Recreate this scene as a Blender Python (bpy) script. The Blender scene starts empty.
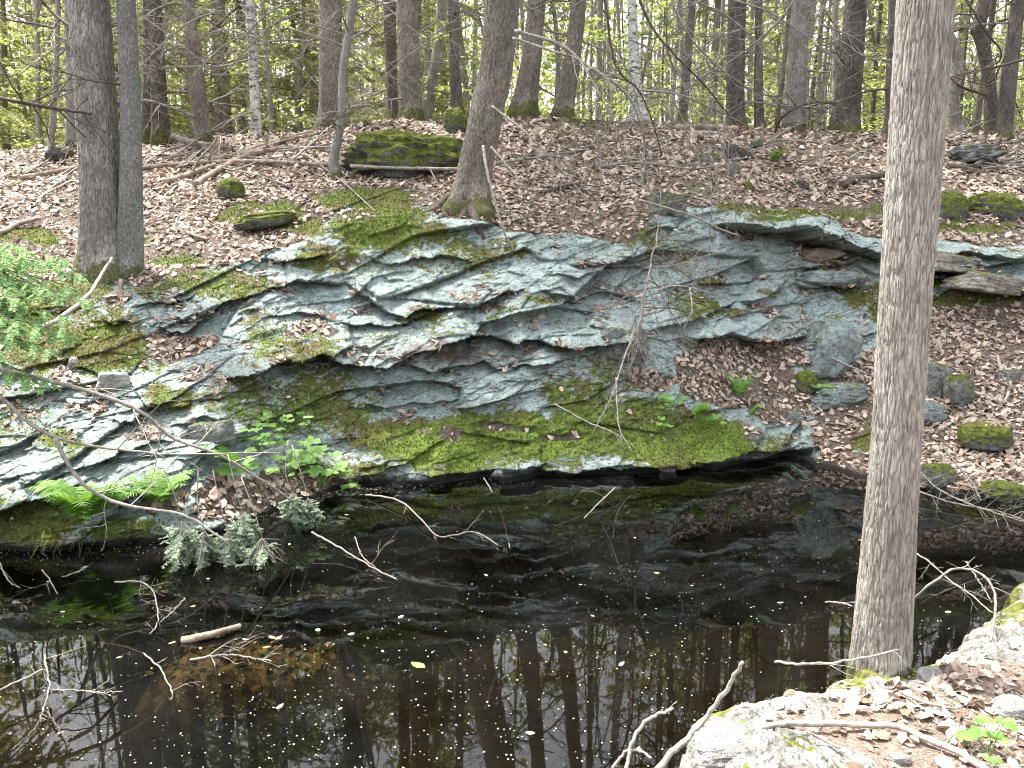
import bpy, math, random
import numpy as np
from mathutils import Vector, Matrix
R = math.radians
random.seed(7)
RNG = np.random.default_rng(7)
S = bpy.context.scene
COL = S.collection

# ------------------------------------------------------------------ camera, sky, sun, exposure
FPX, PITCH, EYE = 773.0, R(8.0), 2.0
SP, CP = math.sin(PITCH), math.cos(PITCH)
cam_d = bpy.data.cameras.new('camera')
cam = bpy.data.objects.new('camera', cam_d); COL.objects.link(cam)
cam.location = (0, 0, EYE); cam.rotation_euler = (R(90) - PITCH, 0, 0)
cam_d.sensor_width = 36; cam_d.lens = 36 * FPX / 1024
cam_d.clip_start = .05; cam_d.clip_end = 600
S.camera = cam
SUN_EL, SUN_AZ = R(66), R(308)          # azimuth from +Y clockwise: a veiled sun high beyond the wood
w = bpy.data.worlds.new('World'); S.world = w; w.use_nodes = True
nt = w.node_tree; bg = nt.nodes['Background']
sky = nt.nodes.new('ShaderNodeTexSky'); sky.sky_type = 'NISHITA'; sky.sun_disc = False
sky.sun_elevation = SUN_EL; sky.sun_rotation = SUN_AZ; sky.dust_density = 4.0; sky.air_density = 1.0; sky.ozone_density = 1.0
hs = nt.nodes.new('ShaderNodeHueSaturation'); hs.inputs['Saturation'].default_value = .25; hs.inputs['Value'].default_value = 1.0
nt.links.new(sky.outputs[0], hs.inputs['Color']); nt.links.new(hs.outputs[0], bg.inputs[0])
bg.inputs[1].default_value = .15
sd = bpy.data.lights.new('sun', 'SUN'); sd.energy = 2.6; sd.angle = R(4); sd.color = (1, .95, .86)
sun = bpy.data.objects.new('sun', sd); COL.objects.link(sun)
sv = Vector((math.sin(SUN_AZ) * math.cos(SUN_EL), math.cos(SUN_AZ) * math.cos(SUN_EL), math.sin(SUN_EL)))
sun.rotation_euler = sv.to_track_quat('Z', 'Y').to_euler()
S.view_settings.view_transform = 'Standard'; S.view_settings.look = 'None'
S.view_settings.gamma = 1; S.view_settings.use_curve_mapping = False
S.view_settings.exposure = 2.2
cy = S.cycles
cy.use_denoising = True; cy.filter_width = 1.0
cy.max_bounces = 7; cy.diffuse_bounces = 3; cy.glossy_bounces = 3; cy.transmission_bounces = 4; cy.transparent_max_bounces = 10
cy.caustics_reflective = False; cy.caustics_refractive = False
cy.sample_clamp_indirect = 6

# ------------------------------------------------------------------ picture geometry: a pixel plus a real distance gives a point
def at(px, py, Y):
    yy = (384 - np.asarray(py, float)) / FPX; xx = (np.asarray(px, float) - 512) / FPX
    t = Y / (CP + yy * SP)
    return np.stack(np.broadcast_arrays(xx * t, Y + 0 * t, EYE + t * (yy * CP - SP)), -1)
def atz(px, py, z=0.0):
    yy = (384 - np.asarray(py, float)) / FPX; xx = (np.asarray(px, float) - 512) / FPX
    t = (z - EYE) / (yy * CP - SP)
    return np.stack(np.broadcast_arrays(xx * t, t * (CP + yy * SP), z + 0 * t), -1)
def ppm(Y): return FPX / Y            # pixels per metre at a distance

# ------------------------------------------------------------------ noise
def _h(ix, iy, iz, s):
    n = (ix * 374761393 + iy * 668265263 + iz * 2147483647 + s * 974711) & 0xffffffff
    n = ((n ^ (n >> 13)) * 1274126177) & 0xffffffff
    n = ((n ^ (n >> 16)) * 2246822519) & 0xffffffff
    return ((n ^ (n >> 15)) & 0xffffff) / float(0xffffff)
def vnoise(x, y, z=None, s=0):
    x = np.asarray(x, float); y = np.asarray(y, float)
    z = np.zeros_like(x) if z is None else np.asarray(z, float)
    ix, iy, iz = np.floor(x).astype(np.int64), np.floor(y).astype(np.int64), np.floor(z).astype(np.int64)
    fx, fy, fz = x - ix, y - iy, z - iz
    fx, fy, fz = [f * f * (3 - 2 * f) for f in (fx, fy, fz)]
    o = 0
    for a in (0, 1):
        for b in (0, 1):
            for c in (0, 1):
                o = o + _h(ix + a, iy + b, iz + c, s) * (fx if a else 1 - fx) * (fy if b else 1 - fy) * (fz if c else 1 - fz)
    return o
def fbm(x, y, z=None, s=0, o=4):
    v = 0; a = .5; t = 0
    for k in range(o):
        f = 2.03 ** k
        v = v + a * vnoise(x * f, y * f, None if z is None else z * f, s + k * 17); t += a; a *= .5
    return v / t
def worley(x, y, s=0):
    ix, iy = np.floor(x).astype(np.int64), np.floor(y).astype(np.int64)
    best = np.full(x.shape, 9.); b2 = np.full(x.shape, 9.); r1 = np.zeros_like(best); r2 = np.zeros_like(best); r3 = np.zeros_like(best); bx = np.zeros_like(best); by = np.zeros_like(best)
    for a in (-1, 0, 1):
        for b in (-1, 0, 1):
            cx, cy_ = ix + a, iy + b
            dx = x - (cx + _h(cx, cy_, 0 * cx, s)); dy = y - (cy_ + _h(cx, cy_, 0 * cx + 1, s))
            d = np.hypot(dx, dy); m = d < best
            b2 = np.where(m, best, np.minimum(b2, d))
            best = np.where(m, d, best); bx = np.where(m, dx, bx); by = np.where(m, dy, by)
            for i, r in enumerate((r1, r2, r3)):
                r[m] = _h(cx, cy_, 0 * cx + 2 + i, s)[m]
    return best, b2, bx, by, r1, r2, r3
def sstep(a, b, x):
    t = np.clip((x - a) / (b - a), 0, 1); return t * t * (3 - 2 * t)

# ------------------------------------------------------------------ materials
class NT:
    def __init__(s, name):
        s.m = bpy.data.materials.new(name); s.m.use_nodes = True; s.t = s.m.node_tree
        s.p = s.t.nodes['Principled BSDF']; s.out = s.t.nodes['Material Output']
        s.p.inputs['Specular IOR Level'].default_value = .25
    def n(s, kind, **kw):
        nd = s.t.nodes.new('ShaderNode' + kind)
        for k, v in kw.items():
            if hasattr(nd, k): setattr(nd, k, v)
            else: nd.inputs[k.replace('_', ' ')].default_value = v
        return nd
    def l(s, a, b): s.t.links.new(a, b)
    def coord(s, scale=(1, 1, 1), kind='Object'):
        tc = s.n('TexCoord'); mp = s.n('Mapping'); mp.inputs['Scale'].default_value = scale
        s.l(tc.outputs[kind], mp.inputs[0]); return mp.outputs[0]
    def noise(s, vec, scale, detail=4, rough=.55, dist=0):
        nd = s.n('TexNoise', Scale=scale, Detail=detail, Roughness=rough, Distortion=dist)
        s.l(vec, nd.inputs['Vector']); return nd.outputs['Fac']
    def ramp(s, fac, *stops):
        r = s.n('ValToRGB'); e = r.color_ramp.elements
        while len(e) < len(stops): e.new(.5)
        for k, (p, c) in enumerate(stops):
            e[k].position = p; e[k].color = (*(c if hasattr(c, '__len__') else (c, c, c)), 1)
        s.l(fac, r.inputs[0]); return r.outputs[0]
    def mix(s, fac, a, b, mode='MIX'):
        m = s.n('Mix', data_type='RGBA', blend_type=mode)
        for so, v in ((m.inputs[0], fac), (m.inputs[6], a), (m.inputs[7], b)):
            if hasattr(v, 'links'): s.l(v, so)
            else: so.default_value = (*v, 1) if hasattr(v, '__len__') else v
        return m.outputs[2]
    def math(s, op, a, b=0.):
        m = s.n('Math', operation=op)
        for so, v in zip(m.inputs, (a, b)):
            if hasattr(v, 'links'): s.l(v, so)
            else: so.default_value = v
        return m.outputs[0]
    def attr(s, name): return s.n('Attribute', attribute_name=name).outputs['Fac']
    def bump(s, h, strength=.5, dist=.02, prev=None):
        b = s.n('Bump', Strength=strength, Distance=dist); s.l(h, b.inputs['Height'])
        if prev: s.l(prev, b.inputs['Normal'])
        return b.outputs[0]
    def done(s, color, rough=.85, normal=None):
        if hasattr(color, 'links'): s.l(color, s.p.inputs['Base Color'])
        else: s.p.inputs['Base Color'].default_value = (*color, 1)
        s.p.inputs['Roughness'].default_value = rough
        if normal: s.l(normal, s.p.inputs['Normal'])
        return s.m

def mat_bank():
    a = NT('mossy_rock_and_soil'); v = a.coord()
    big = a.noise(v, 1.3, 5, .6); mid = a.noise(v, 6, 6, .65, .4); fine = a.noise(v, 38, 4, .7); speck = a.noise(v, 75, 2, .5)
    rock = a.ramp(mid, (.29, (.11, .125, .118)), (.38, (.26, .315, .305)), (.52, (.37, .465, .45)), (.75, (.49, .585, .565)))
    rock = a.mix(a.ramp(big, (.50, 0), (.70, .5)), rock, a.ramp(fine, (.35, (.10, .10, .09)), (.6, (.30, .30, .27))))
    rock = a.mix(a.ramp(speck, (.55, 0), (.63, .8)), rock, (.58, .64, .62))                # pale lichen specks
    rock = a.mix(a.ramp(fine, (.35, .8), (.46, 0)), rock, (.07, .08, .074))
    rock = a.mix(a.ramp(a.noise(v, 13, 6, .78, .6), (.39, .55), (.49, 0)), rock, (.10, .11, .10))
    rock = a.mix(a.math('MULTIPLY', a.attr('rust'), a.ramp(mid, (.35, 1), (.62, .15))), rock, (.16, .085, .06))
    rock = a.mix(a.attr('ochre'), rock, a.ramp(mid, (.4, (.42, .36, .25)), (.6, (.34, .17, .05))))
    mossc = a.ramp(a.noise(v, 11, 6, .7), (.30, (.030, .042, .011)), (.46, (.085, .118, .022)), (.60, (.155, .215, .038)), (.78, (.23, .245, .075)))
    dry = a.ramp(a.noise(v, 24, 4, .7), (.35, (.07, .06, .025)), (.65, (.20, .17, .06)))
    mossc = a.mix(a.math('MULTIPLY', a.ramp(a.noise(v, 2.2, 3), (.42, 1), (.62, 0)), a.math('SUBTRACT', 1., a.attr('bright'))), mossc, dry)
    mm = a.math('ADD', a.math('ADD', a.attr('moss'), a.math('MULTIPLY', a.math('SUBTRACT', a.noise(v, 16, 6, .75), .5), 1.9)), a.math('MULTIPLY', a.math('SUBTRACT', a.noise(v, 4, 3, .6), .5), .9))
    mossc = a.mix(a.math('MULTIPLY', a.attr('bright'), a.ramp(a.noise(v, 13, 5, .7), (.36, 0), (.60, .8))), mossc, (.185, .265, .045))
    col = a.mix(a.ramp(mm, (.40, 0), (.72, 1)), rock, mossc)
    soil = a.ramp(a.noise(v, 30, 5, .7), (.32, (.045, .034, .027)), (.48, (.13, .098, .076)), (.66, (.27, .21, .17)))
    lm = a.math('ADD', a.attr('litter'), a.math('MULTIPLY', a.math('SUBTRACT', a.noise(v, 11, 4, .7), .5), .9))
    col = a.mix(a.ramp(lm, (.42, 0), (.56, 1)), col, soil)
    col = a.mix(a.attr('wet'), col, (.014, .013, .010))
    nb = a.bump(a.noise(v, 20, 6, .72, .3), 1.0, .045)
    nb = a.bump(a.noise(v, 100, 3, .7), .8, .012, nb)
    return a.done(col, .9, nb)
def mat_leaf(name, stops, transl=.0, tcol=None, spec=.3, patch=False):
    a = NT(name)
    g = a.n('NewGeometry'); oi = a.n('ObjectInfo')
    f = a.math('FRACT', a.math('ADD', g.outputs['Random Per Island'], a.math('MULTIPLY', oi.outputs['Random'], .37)))
    if patch: f = a.math('MULTIPLY', f, a.ramp(a.noise(a.coord(), 1.7, 4, .65), (.34, .62), (.56, 1.0)))
    c = a.ramp(f, *stops)
    c = a.mix(a.ramp(a.noise(a.coord(), 55, 3, .6), (.35, .45), (.6, 0)), c, tuple(x * .6 for x in stops[0][1]))
    a.p.inputs['Specular IOR Level'].default_value = spec
    m = a.done(c, .6)
    if transl:
        tr = a.n('BsdfTranslucent'); mx = a.n('MixShader'); mx.inputs[0].default_value = transl
        a.l(a.mix(1., c, tcol or (1.5, 1.5, .8), 'MULTIPLY'), tr.inputs[0])
        a.l(a.p.outputs[0], mx.inputs[1]); a.l(tr.outputs[0], mx.inputs[2]); a.l(mx.outputs[0], a.out.inputs[0])
    return m
def mat_bark(name, dark, light, zs=.22, sc=28, lich=None, moss_to=0., bumpd=.02, bs=.9):
    a = NT(name); v = a.coord((1, 1, zs)); v1 = a.coord()
    n1 = a.noise(v, sc, 5, .7, .6)
    wv_ = a.n('TexNoise', Scale=sc * .5, Detail=3); a.l(v, wv_.inputs['Vector'])
    wm = a.n('VectorMath', operation='MULTIPLY_ADD'); a.l(wv_.outputs['Color'], wm.inputs[0]); wm.inputs[1].default_value = (.05, .05, .05); a.l(v, wm.inputs[2])
    vo = a.n('TexVoronoi', Scale=sc * 1.25, feature='DISTANCE_TO_EDGE'); a.l(wm.outputs[0], vo.inputs['Vector'])
    n3 = a.noise(a.coord((1, 1, zs * .45)), sc * 2.4, 4, .7)
    c = a.ramp(n1, (.34, dark), (.62, light))
    c = a.mix(a.ramp(n3, (.38, .75), (.52, 0)), c, dark)
    c = a.mix(a.ramp(vo.outputs['Distance'], (.0, .35), (.12, 0)), c, tuple(x * .7 for x in dark))
    big = a.noise(v1, 2.6, 4, .6)
    c = a.mix(a.ramp(big, (.4, .0), (.7, .45)), c, tuple(x * 1.25 for x in light))
    c = a.mix(a.ramp(a.noise(v1, 1.9, 5, .65), (.44, .5), (.58, 0)), c, tuple(x * 1.05 for x in dark))
    if lich:
        c = a.mix(a.ramp(a.noise(v1, 34, 3, .6), (.56, 0), (.66, .7)), c, lich)
    if moss_to:
        sx = a.n('SeparateXYZ'); tc = a.n('TexCoord'); a.l(tc.outputs['Object'], sx.inputs[0])
        hgt = a.math('DIVIDE', sx.outputs['Z'], moss_to)
        k = a.math('SUBTRACT', a.math('ADD', a.math('SUBTRACT', 1., hgt), a.math('MULTIPLY', a.noise(v1, 7, 5, .75), 2.6)), 1.55)
        c = a.mix(a.ramp(k, (.3, 0), (.55, .9)), c, a.ramp(a.noise(v1, 40, 3), (.35, (.04, .05, .012)), (.65, (.14, .15, .03))))
    c = a.mix(a.math('MULTIPLY', a.attr('furrow'), .72), c, tuple(x * .5 for x in dark))  # furrows: darker bark, with crease shade also put into the colour
    h = a.math('ADD', a.math('ADD', n1, n3), a.math('MULTIPLY', a.ramp(vo.outputs['Distance'], (0, 0), (.2, 1)), .3))
    return a.done(c, .9, a.bump(h, bs, bumpd))
def mat_birch():
    a = NT('birch_bark'); v = a.coord((1, 1, 3.0)); v1 = a.coord()
    c = a.ramp(a.noise(v1, 6, 4, .6), (.35, (.36, .35, .31)), (.6, (.62, .61, .57)))
    c = a.mix(a.ramp(a.noise(v, 6, 5, .7, .5), (.52, 0), (.58, .9)), c, (.05, .045, .04))
    return a.done(c, .8, a.bump(a.noise(v1, 30, 4), .4, .01))
def mat_simple(name, c1, c2, scale=20, rough=.85, bs=.4, bd=.01, stretch=(1, 1, 1)):
    a = NT(name); v = a.coord(stretch); n = a.noise(v, scale, 5, .65)
    return a.done(a.ramp(n, (.32, c1), (.68, c2)), rough, a.bump(n, bs, bd))
def mat_stone(name, c1, c2, moss=.0, seed=0., spk=.35):
    a = NT(name); v = a.coord(); n = a.noise(v, 8, 7, .72, .4); f = a.noise(v, 62, 3, .65); g0 = a.noise(v, 30, 5, .75)
    c = a.ramp(n, (.36, c1), (.60, c2))
    c = a.mix(a.ramp(g0, (.34, .7), (.48, 0)), c, tuple(x * .55 for x in c1))
    c = a.mix(a.ramp(f, (.54, 0), (.63, spk)), c, tuple(min(.62, x * 1.7 + .08) for x in c2))
    c = a.mix(a.ramp(a.noise(v, 4, 4, .6), (.52, 0), (.62, .5)), c, (.12, .095, .07))
    if moss:
        g = a.n('NewGeometry'); sx = a.n('SeparateXYZ'); a.l(g.outputs['Normal'], sx.inputs[0])
        k = a.math('ADD', a.math('MULTIPLY', sx.outputs['Z'], .45), a.math('MULTIPLY', a.noise(v, 9, 6, .75), 1.25)); k = a.math('SUBTRACT', k, .12)
        c = a.mix(a.ramp(k, (1.02 - moss * .62, 0), (1.12 - moss * .62, 1)), c, a.ramp(a.noise(v, 22, 4, .7), (.35, (.05, .062, .012)), (.52, (.13, .155, .025)), (.7, (.22, .22, .05))))
    return a.done(c, .9, a.bump(a.noise(v, 90, 3, .7), .7, .012, a.bump(a.noise(v, 22, 6, .72), 1.0, .05)))
def mat_water():
    a = NT('dark_pond_water'); v = a.coord()
    fr = a.n('Fresnel', IOR=1.36); gl = a.n('BsdfGlossy', Roughness=.016); tr = a.n('BsdfTransparent')
    tr.inputs[0].default_value = (.33, .29, .20, 1)
    gl.inputs[0].default_value = (1, 1, 1, 1)
    b = a.bump(a.noise(v, 3, 2, .5), .012, .05); a.l(b, gl.inputs['Normal']); a.l(b, fr.inputs['Normal'])
    mx = a.n('MixShader'); a.l(fr.outputs[0], mx.inputs[0]); a.l(tr.outputs[0], mx.inputs[1]); a.l(gl.outputs[0], mx.inputs[2])
    film = a.n('BsdfDiffuse'); film.inputs[0].default_value = (.30, .31, .28, 1); m2 = a.n('MixShader')
    a.l(a.math('MULTIPLY', a.ramp(a.noise(v, 1.1, 5, .65, .8), (.40, 0), (.66, 1)), .012), m2.inputs[0]); a.l(mx.outputs[0], m2.inputs[1]); a.l(film.outputs[0], m2.inputs[2])
    a.l(m2.outputs[0], a.out.inputs[0]); return a.m

# ------------------------------------------------------------------ mesh helpers
def build(name, V, F, mat=None, parent=None, smooth=True, attrs=None, link=True):
    """F: list of (M,k) index arrays"""
    V = np.asarray(V, np.float32); F = [np.asarray(f, np.int32) for f in (F if isinstance(F, list) else [F]) if len(f)]
    me = bpy.data.meshes.new(name)
    me.vertices.add(len(V)); me.vertices.foreach_set('co', V.ravel())
    li = np.concatenate([f.ravel() for f in F]); n = sum(len(f) for f in F)
    ls = np.concatenate([np.full(len(f), f.shape[1], np.int32) for f in F]); st = np.concatenate([[0], np.cumsum(ls)[:-1]]).astype(np.int32)
    me.loops.add(len(li)); me.loops.foreach_set('vertex_index', li)
    me.polygons.add(n); me.polygons.foreach_set('loop_start', st)
    me.polygons.foreach_set('use_smooth', np.full(n, bool(smooth)))
    for k, a in (attrs or {}).items():
        at_ = me.attributes.new(k, 'FLOAT', 'POINT'); at_.data.foreach_set('value', np.asarray(a, np.float32))
    me.update(calc_edges=True); me.validate()
    if mat: me.materials.append(mat)
    if not link: return me
    return obj(name, me, parent)
def obj(name, me, parent=None):
    o = bpy.data.objects.new(name, me); COL.objects.link(o)
    if parent: o.parent = parent
    return o
def tag(o, label=None, cat=None, group=None, kind=None):
    for k, v in (('label', label), ('category', cat), ('group', group), ('kind', kind)):
        if v: o[k] = v
    return o
def root(name, loc, label, cat, group=None, rz=0.):
    o = bpy.data.objects.new(name, None); COL.objects.link(o); o.location = [float(c) for c in loc]; o.rotation_euler.z = rz
    o.empty_display_size = .1
    return tag(o, label, cat, group)
class MB:
    def __init__(s): s.V = []; s.Q = []; s.T = []; s.n = 0
    def add(s, V, Q=None, T=None):
        s.V.append(np.asarray(V, float).reshape(-1, 3))
        if Q is not None and len(Q): s.Q.append(np.asarray(Q) + s.n)
        if T is not None and len(T): s.T.append(np.asarray(T) + s.n)
        s.n += len(s.V[-1])
    def tube(s, P, rad, k=5, cap=True, rough=0.):
        P = np.asarray(P, float); m = len(P); rad = np.broadcast_to(np.asarray(rad, float), (m,))
        T = np.gradient(P, axis=0); T /= np.linalg.norm(T, axis=1)[:, None] + 1e-9
        ref = np.array([0, 0, 1.]) if abs(T[:, 2]).mean() < .8 else np.array([1., 0, 0])
        A = np.cross(T, ref); A /= np.linalg.norm(A, axis=1)[:, None] + 1e-9; B = np.cross(T, A)
        th = np.arange(k) / k * 2 * math.pi
        rr = rad[:, None] * (1 + rough * (RNG.random((m, k)) - .5) if rough else 1)
        V = P[:, None] + rr[..., None] * (np.cos(th)[None, :, None] * A[:, None] + np.sin(th)[None, :, None] * B[:, None])
        i, j = np.meshgrid(np.arange(m - 1), np.arange(k), indexing='ij'); j2 = (j + 1) % k
        Q = np.stack([i * k + j, i * k + j2, (i + 1) * k + j2, (i + 1) * k + j], -1).reshape(-1, 4)
        V = V.reshape(-1, 3)
        if cap:
            V = np.concatenate([V, P[:1], P[-1:]]); j = np.arange(k); j2 = (j + 1) % k; e = m * k
            s.add(V, Q, np.concatenate([np.stack([j2, j, 0 * j + e], -1), np.stack([(m - 1) * k + j, (m - 1) * k + j2, 0 * j + e + 1], -1)]))
        else: s.add(V, Q)
    def build(s, name, mat, parent=None, smooth=True, link=True):
        F = []
        if s.Q: F.append(np.concatenate(s.Q))
        if s.T: F.append(np.concatenate(s.T))
        return build(name, np.concatenate(s.V), F, mat, parent, smooth, link=link)
def unit(v): return v / (np.linalg.norm(v, axis=-1, keepdims=True) + 1e-9)
def leaf_mesh(P, N, size, rng, curl=.25, ratio=.5, tilt=.35, D=None):
    """two-sided folded leaf blades: points P, normals N, lengths size, optional direction D"""
    n = len(P); N = unit(N + tilt * rng.normal(size=(n, 3)))
    D = rng.normal(size=(n, 3)) if D is None else np.asarray(D, float)
    D = unit(D - (D * N).sum(1)[:, None] * N); Bn = np.cross(N, D)
    L = size[:, None]; W = L * ratio * .5 * (.8 + .4 * rng.random((n, 1)))
    c = curl * (rng.random((n, 1)) * 1.6 - .5); c2 = curl * (rng.random((n, 1)) * 2 - .7)
    b = P - D * L * .5; t = P + D * L * .5 + N * L * c2
    l1 = P - D * L * .16 + Bn * W + N * W * c * 1.6; l2 = P + D * L * .2 + Bn * W * .8 + N * (W * c * 1.6 + L * c2 * .4)
    r1 = P - D * L * .16 - Bn * W + N * W * c * 1.4; r2 = P + D * L * .2 - Bn * W * .8 + N * (W * c * 1.4 + L * c2 * .4)
    V = np.stack([b, l1, l2, t, r2, r1], 1).reshape(-1, 3)
    o = (np.arange(n) * 6)[:, None]
    return V, np.concatenate([o + np.array([0, 3, 2, 1]), o + np.array([0, 5, 4, 3])])
def smooth_path(P, n, jit=0., seed=0):
    """Catmull-Rom through control points"""
    P = np.asarray(P, float); Q = np.concatenate([[2 * P[0] - P[1]], P, [2 * P[-1] - P[-2]]])
    t = np.linspace(0, len(P) - 1 - 1e-6, n); i = t.astype(int); f = (t - i)[:, None]
    a, b, c, d = Q[i], Q[i + 1], Q[i + 2], Q[i + 3]
    o = .5 * (2 * b + (c - a) * f + (2 * a - 5 * b + 4 * c - d) * f ** 2 + (3 * b - a - 3 * c + d) * f ** 3)
    if jit:
        r = np.random.default_rng(seed); k = r.normal(size=(n, 3)) * jit; k[1:] = .6 * k[1:] + .4 * k[:-1]; k[0] = 0; o = o + k
    return o
# ------------------------------------------------------------------ the far bank: one surface, parametrised by direction and profile
# per column of directions: waterline, then (elevation row, distance) of apron top, ledge middle, ledge top, bank middle, crest
CTRL = [(-500, 560, (505, 5.5), (430, 6.3), (300, 7.8), (220, 10), (155, 14)),
        (0, 545, (490, 5.8), (400, 6.6), (278, 8.0), (205, 10), (150, 14)),
        (60, 548, (485, 5.85), (395, 6.7), (285, 8.1), (205, 10.2), (148, 14)),
        (140, 542, (470, 6.0), (390, 6.9), (290, 8.1), (205, 10.3), (145, 14.2)),
        (220, 528, (450, 6.5), (380, 7.2), (262, 8.5), (195, 10.5), (140, 14.5)),
        (300, 500, (430, 7.3), (355, 7.9), (242, 8.9), (180, 11), (133, 14.8)),
        (340, 488, (425, 7.6), (350, 8.1), (222, 9.2), (178, 11), (128, 15)),
        (420, 482, (415, 7.9), (345, 8.3), (213, 9.5), (175, 11.2), (121, 15)),
        (520, 478, (405, 8.1), (335, 8.5), (228, 9.4), (178, 11.2), (119, 15)),
        (600, 476, (405, 8.2), (338, 8.7), (240, 9.6), (182, 11.3), (119, 15)),
        (660, 472, (408, 8.3), (332, 8.9), (212, 9.9), (175, 11.5), (122, 15)),
        (740, 464, (400, 8.8), (332, 9.5), (212, 10.4), (175, 11.8), (128, 15)),
        (800, 456, (400, 9.0), (325, 9.8), (222, 10.6), (180, 12), (131, 15)),
        (840, 473, (400, 9.1), (310, 9.9), (238, 10.6), (185, 12), (132, 15)),
        (900, 487, (418, 8.6), (315, 9.9), (245, 10.5), (185, 12), (133, 15)),
        (960, 496, (425, 8.2), (315, 9.9), (250, 10.4), (190, 12), (133, 15)),
        (1024, 505, (435, 7.9), (322, 9.7), (250, 10.3), (195, 12), (135, 15)),
        (1500, 545, (470, 7.2), (340, 9), (255, 10), (200, 12), (142, 15))]
cpx = np.array([c[0] for c in CTRL], float)
fpx = np.arange(-500, 1501, 4.)
def _col(vals, sig=5):
    v = np.interp(fpx, cpx, vals); k = np.exp(-.5 * (np.arange(-15, 16) / sig) ** 2); k /= k.sum()
    return np.convolve(np.pad(v, 15, mode='edge'), k, 'valid')
wl = _col([c[1] for c in CTRL], 3) + 10 * (fbm(fpx / 34, fpx * 0, s=3) - .5)
rowsP = [wl] + [_col([c[2 + k][0] for c in CTRL]) for k in range(5)]
rowsY = [atz(512, wl, 0.)[:, 1]] + [_col([c[2 + k][1] for c in CTRL]) for k in range(5)]
# crest undulation
rowsP[5] = rowsP[5] + 5 * (fbm(fpx / 90, fpx * 0, s=9) - .5)
cols = np.concatenate([np.arange(-500, -24, 7.), np.arange(-24, 1048, 1.6), np.arange(1048, 1501, 7.)])
nc = len(cols)
SEG = [70, 95, 115, 75, 55]
P0 = [np.interp(cols, fpx, r) for r in rowsP]; Y0 = [np.interp(cols, fpx, r) for r in rowsY]
PYr, Yr = [], []
for k in range(7, 0, -1):                              # under water
    PYr.append(None); Yr.append(k)
gP, gY = [], []
for k in range(5):
    for j in range(SEG[k]):
        f = j / SEG[k]; gP.append(P0[k] * (1 - f) + P0[k + 1] * f); gY.append(Y0[k] * (1 - f) + Y0[k + 1] * f)
gP.append(P0[5]); gY.append(Y0[5])
PY = np.array(gP); YY = np.array(gY); PX = np.broadcast_to(cols, PY.shape).copy()
# soften the profile corners in depth
kk = np.exp(-.5 * (np.arange(-12, 13) / 5.) ** 2); kk /= kk.sum()
YY[12:-12] = np.apply_along_axis(lambda v: np.convolve(v, kk, 'same'), 0, YY)[12:-12]
def bank_Y(px, py):
    """distance of the bank surface seen in direction (px, py)"""
    j = int(np.argmin(abs(cols - px))); return float(np.interp(-py, -PY[:, j], YY[:, j]))
def on_bank(px, py, up=0.):
    p = at(px, py, bank_Y(px, py)); p[2] += up; return p

# regions: soft blobs (px, py, rx, ry, strength)
def blobs(L, jit=.5, s=1):
    o = np.zeros_like(PX); wx = 14 * (fbm(PX / 22, PY / 16, s=s) - .5) * 2; wy = 9 * (fbm(PX / 22, PY / 16, s=s + 40) - .5) * 2
    for x, y, rx, ry, st in L:
        d = np.hypot((PX + wx - x) / rx, (PY + wy - y) / ry); o = np.maximum(o, st * (1 - sstep(.55, 1.5, d)))
    return o
TOP = ([-500, 0, 60, 140, 200, 262, 300, 340, 420, 440, 520, 560, 600, 630, 660, 720, 800, 860, 930, 1024, 1500],
       [290, 275, 282, 288, 270, 252, 238, 210, 206, 216, 228, 232, 244, 236, 214, 206, 216, 236, 240, 246, 252])
topl = np.interp(PX, *TOP) + 14 * (fbm(PX / 30, PY / 30, s=5) - .5)
RS = ([-500, 690, 796, 812, 850, 900, 940, 1024, 1500], [900, 900, 900, 470, 372, 318, 292, 300, 320])     # right leafy slope starts below this row
rsl = np.interp(PX, *RS) + 16 * (fbm(PX / 26, PY / 26, s=6) - .5)
lit = np.maximum(1 - sstep(-5, 7, PY - topl), sstep(-6, 8, PY - rsl))
lit = np.maximum(lit, blobs([(735, 372, 62, 32, 1), (775, 352, 36, 14, 1), (780, 405, 28, 22, .95), (700, 372, 30, 20, .9), (182, 345, 32, 14, .95), (290, 492, 50, 26, 1),
                             (500, 428, 22, 5, .8), (452, 433, 14, 8, .75), (310, 332, 34, 6, .75), (120, 300, 14, 8, .7), (650, 380, 22, 12, .85), (560, 433, 26, 5, .7),
                             (230, 500, 40, 24, .8), (160, 505, 30, 14, .6), (690, 345, 20, 8, .7), (850, 430, 40, 50, 1), (340, 268, 25, 6, .55)], s=11))
floor_moss = blobs([(590, 123, 40, 5, .6), (650, 125, 30, 5, .5), (700, 124, 40, 4, .6), (120, 243, 34, 10, .9), (30, 238, 40, 8, .85), (262, 216, 44, 14, 1), (365, 200, 60, 12, .8), (500, 250, 30, 8, .6), (20, 150, 60, 6, .6), (860, 215, 50, 10, .7), (975, 230, 50, 8, .8), (960, 300, 40, 10, .8), (870, 440, 20, 20, .8), (700, 190, 30, 8, .6), (400, 118, 40, 4, .9), (180, 265, 30, 10, .8), (300, 225, 30, 10, .7)], s=13)
lit = lit * (1 - .85 * floor_moss)
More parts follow.
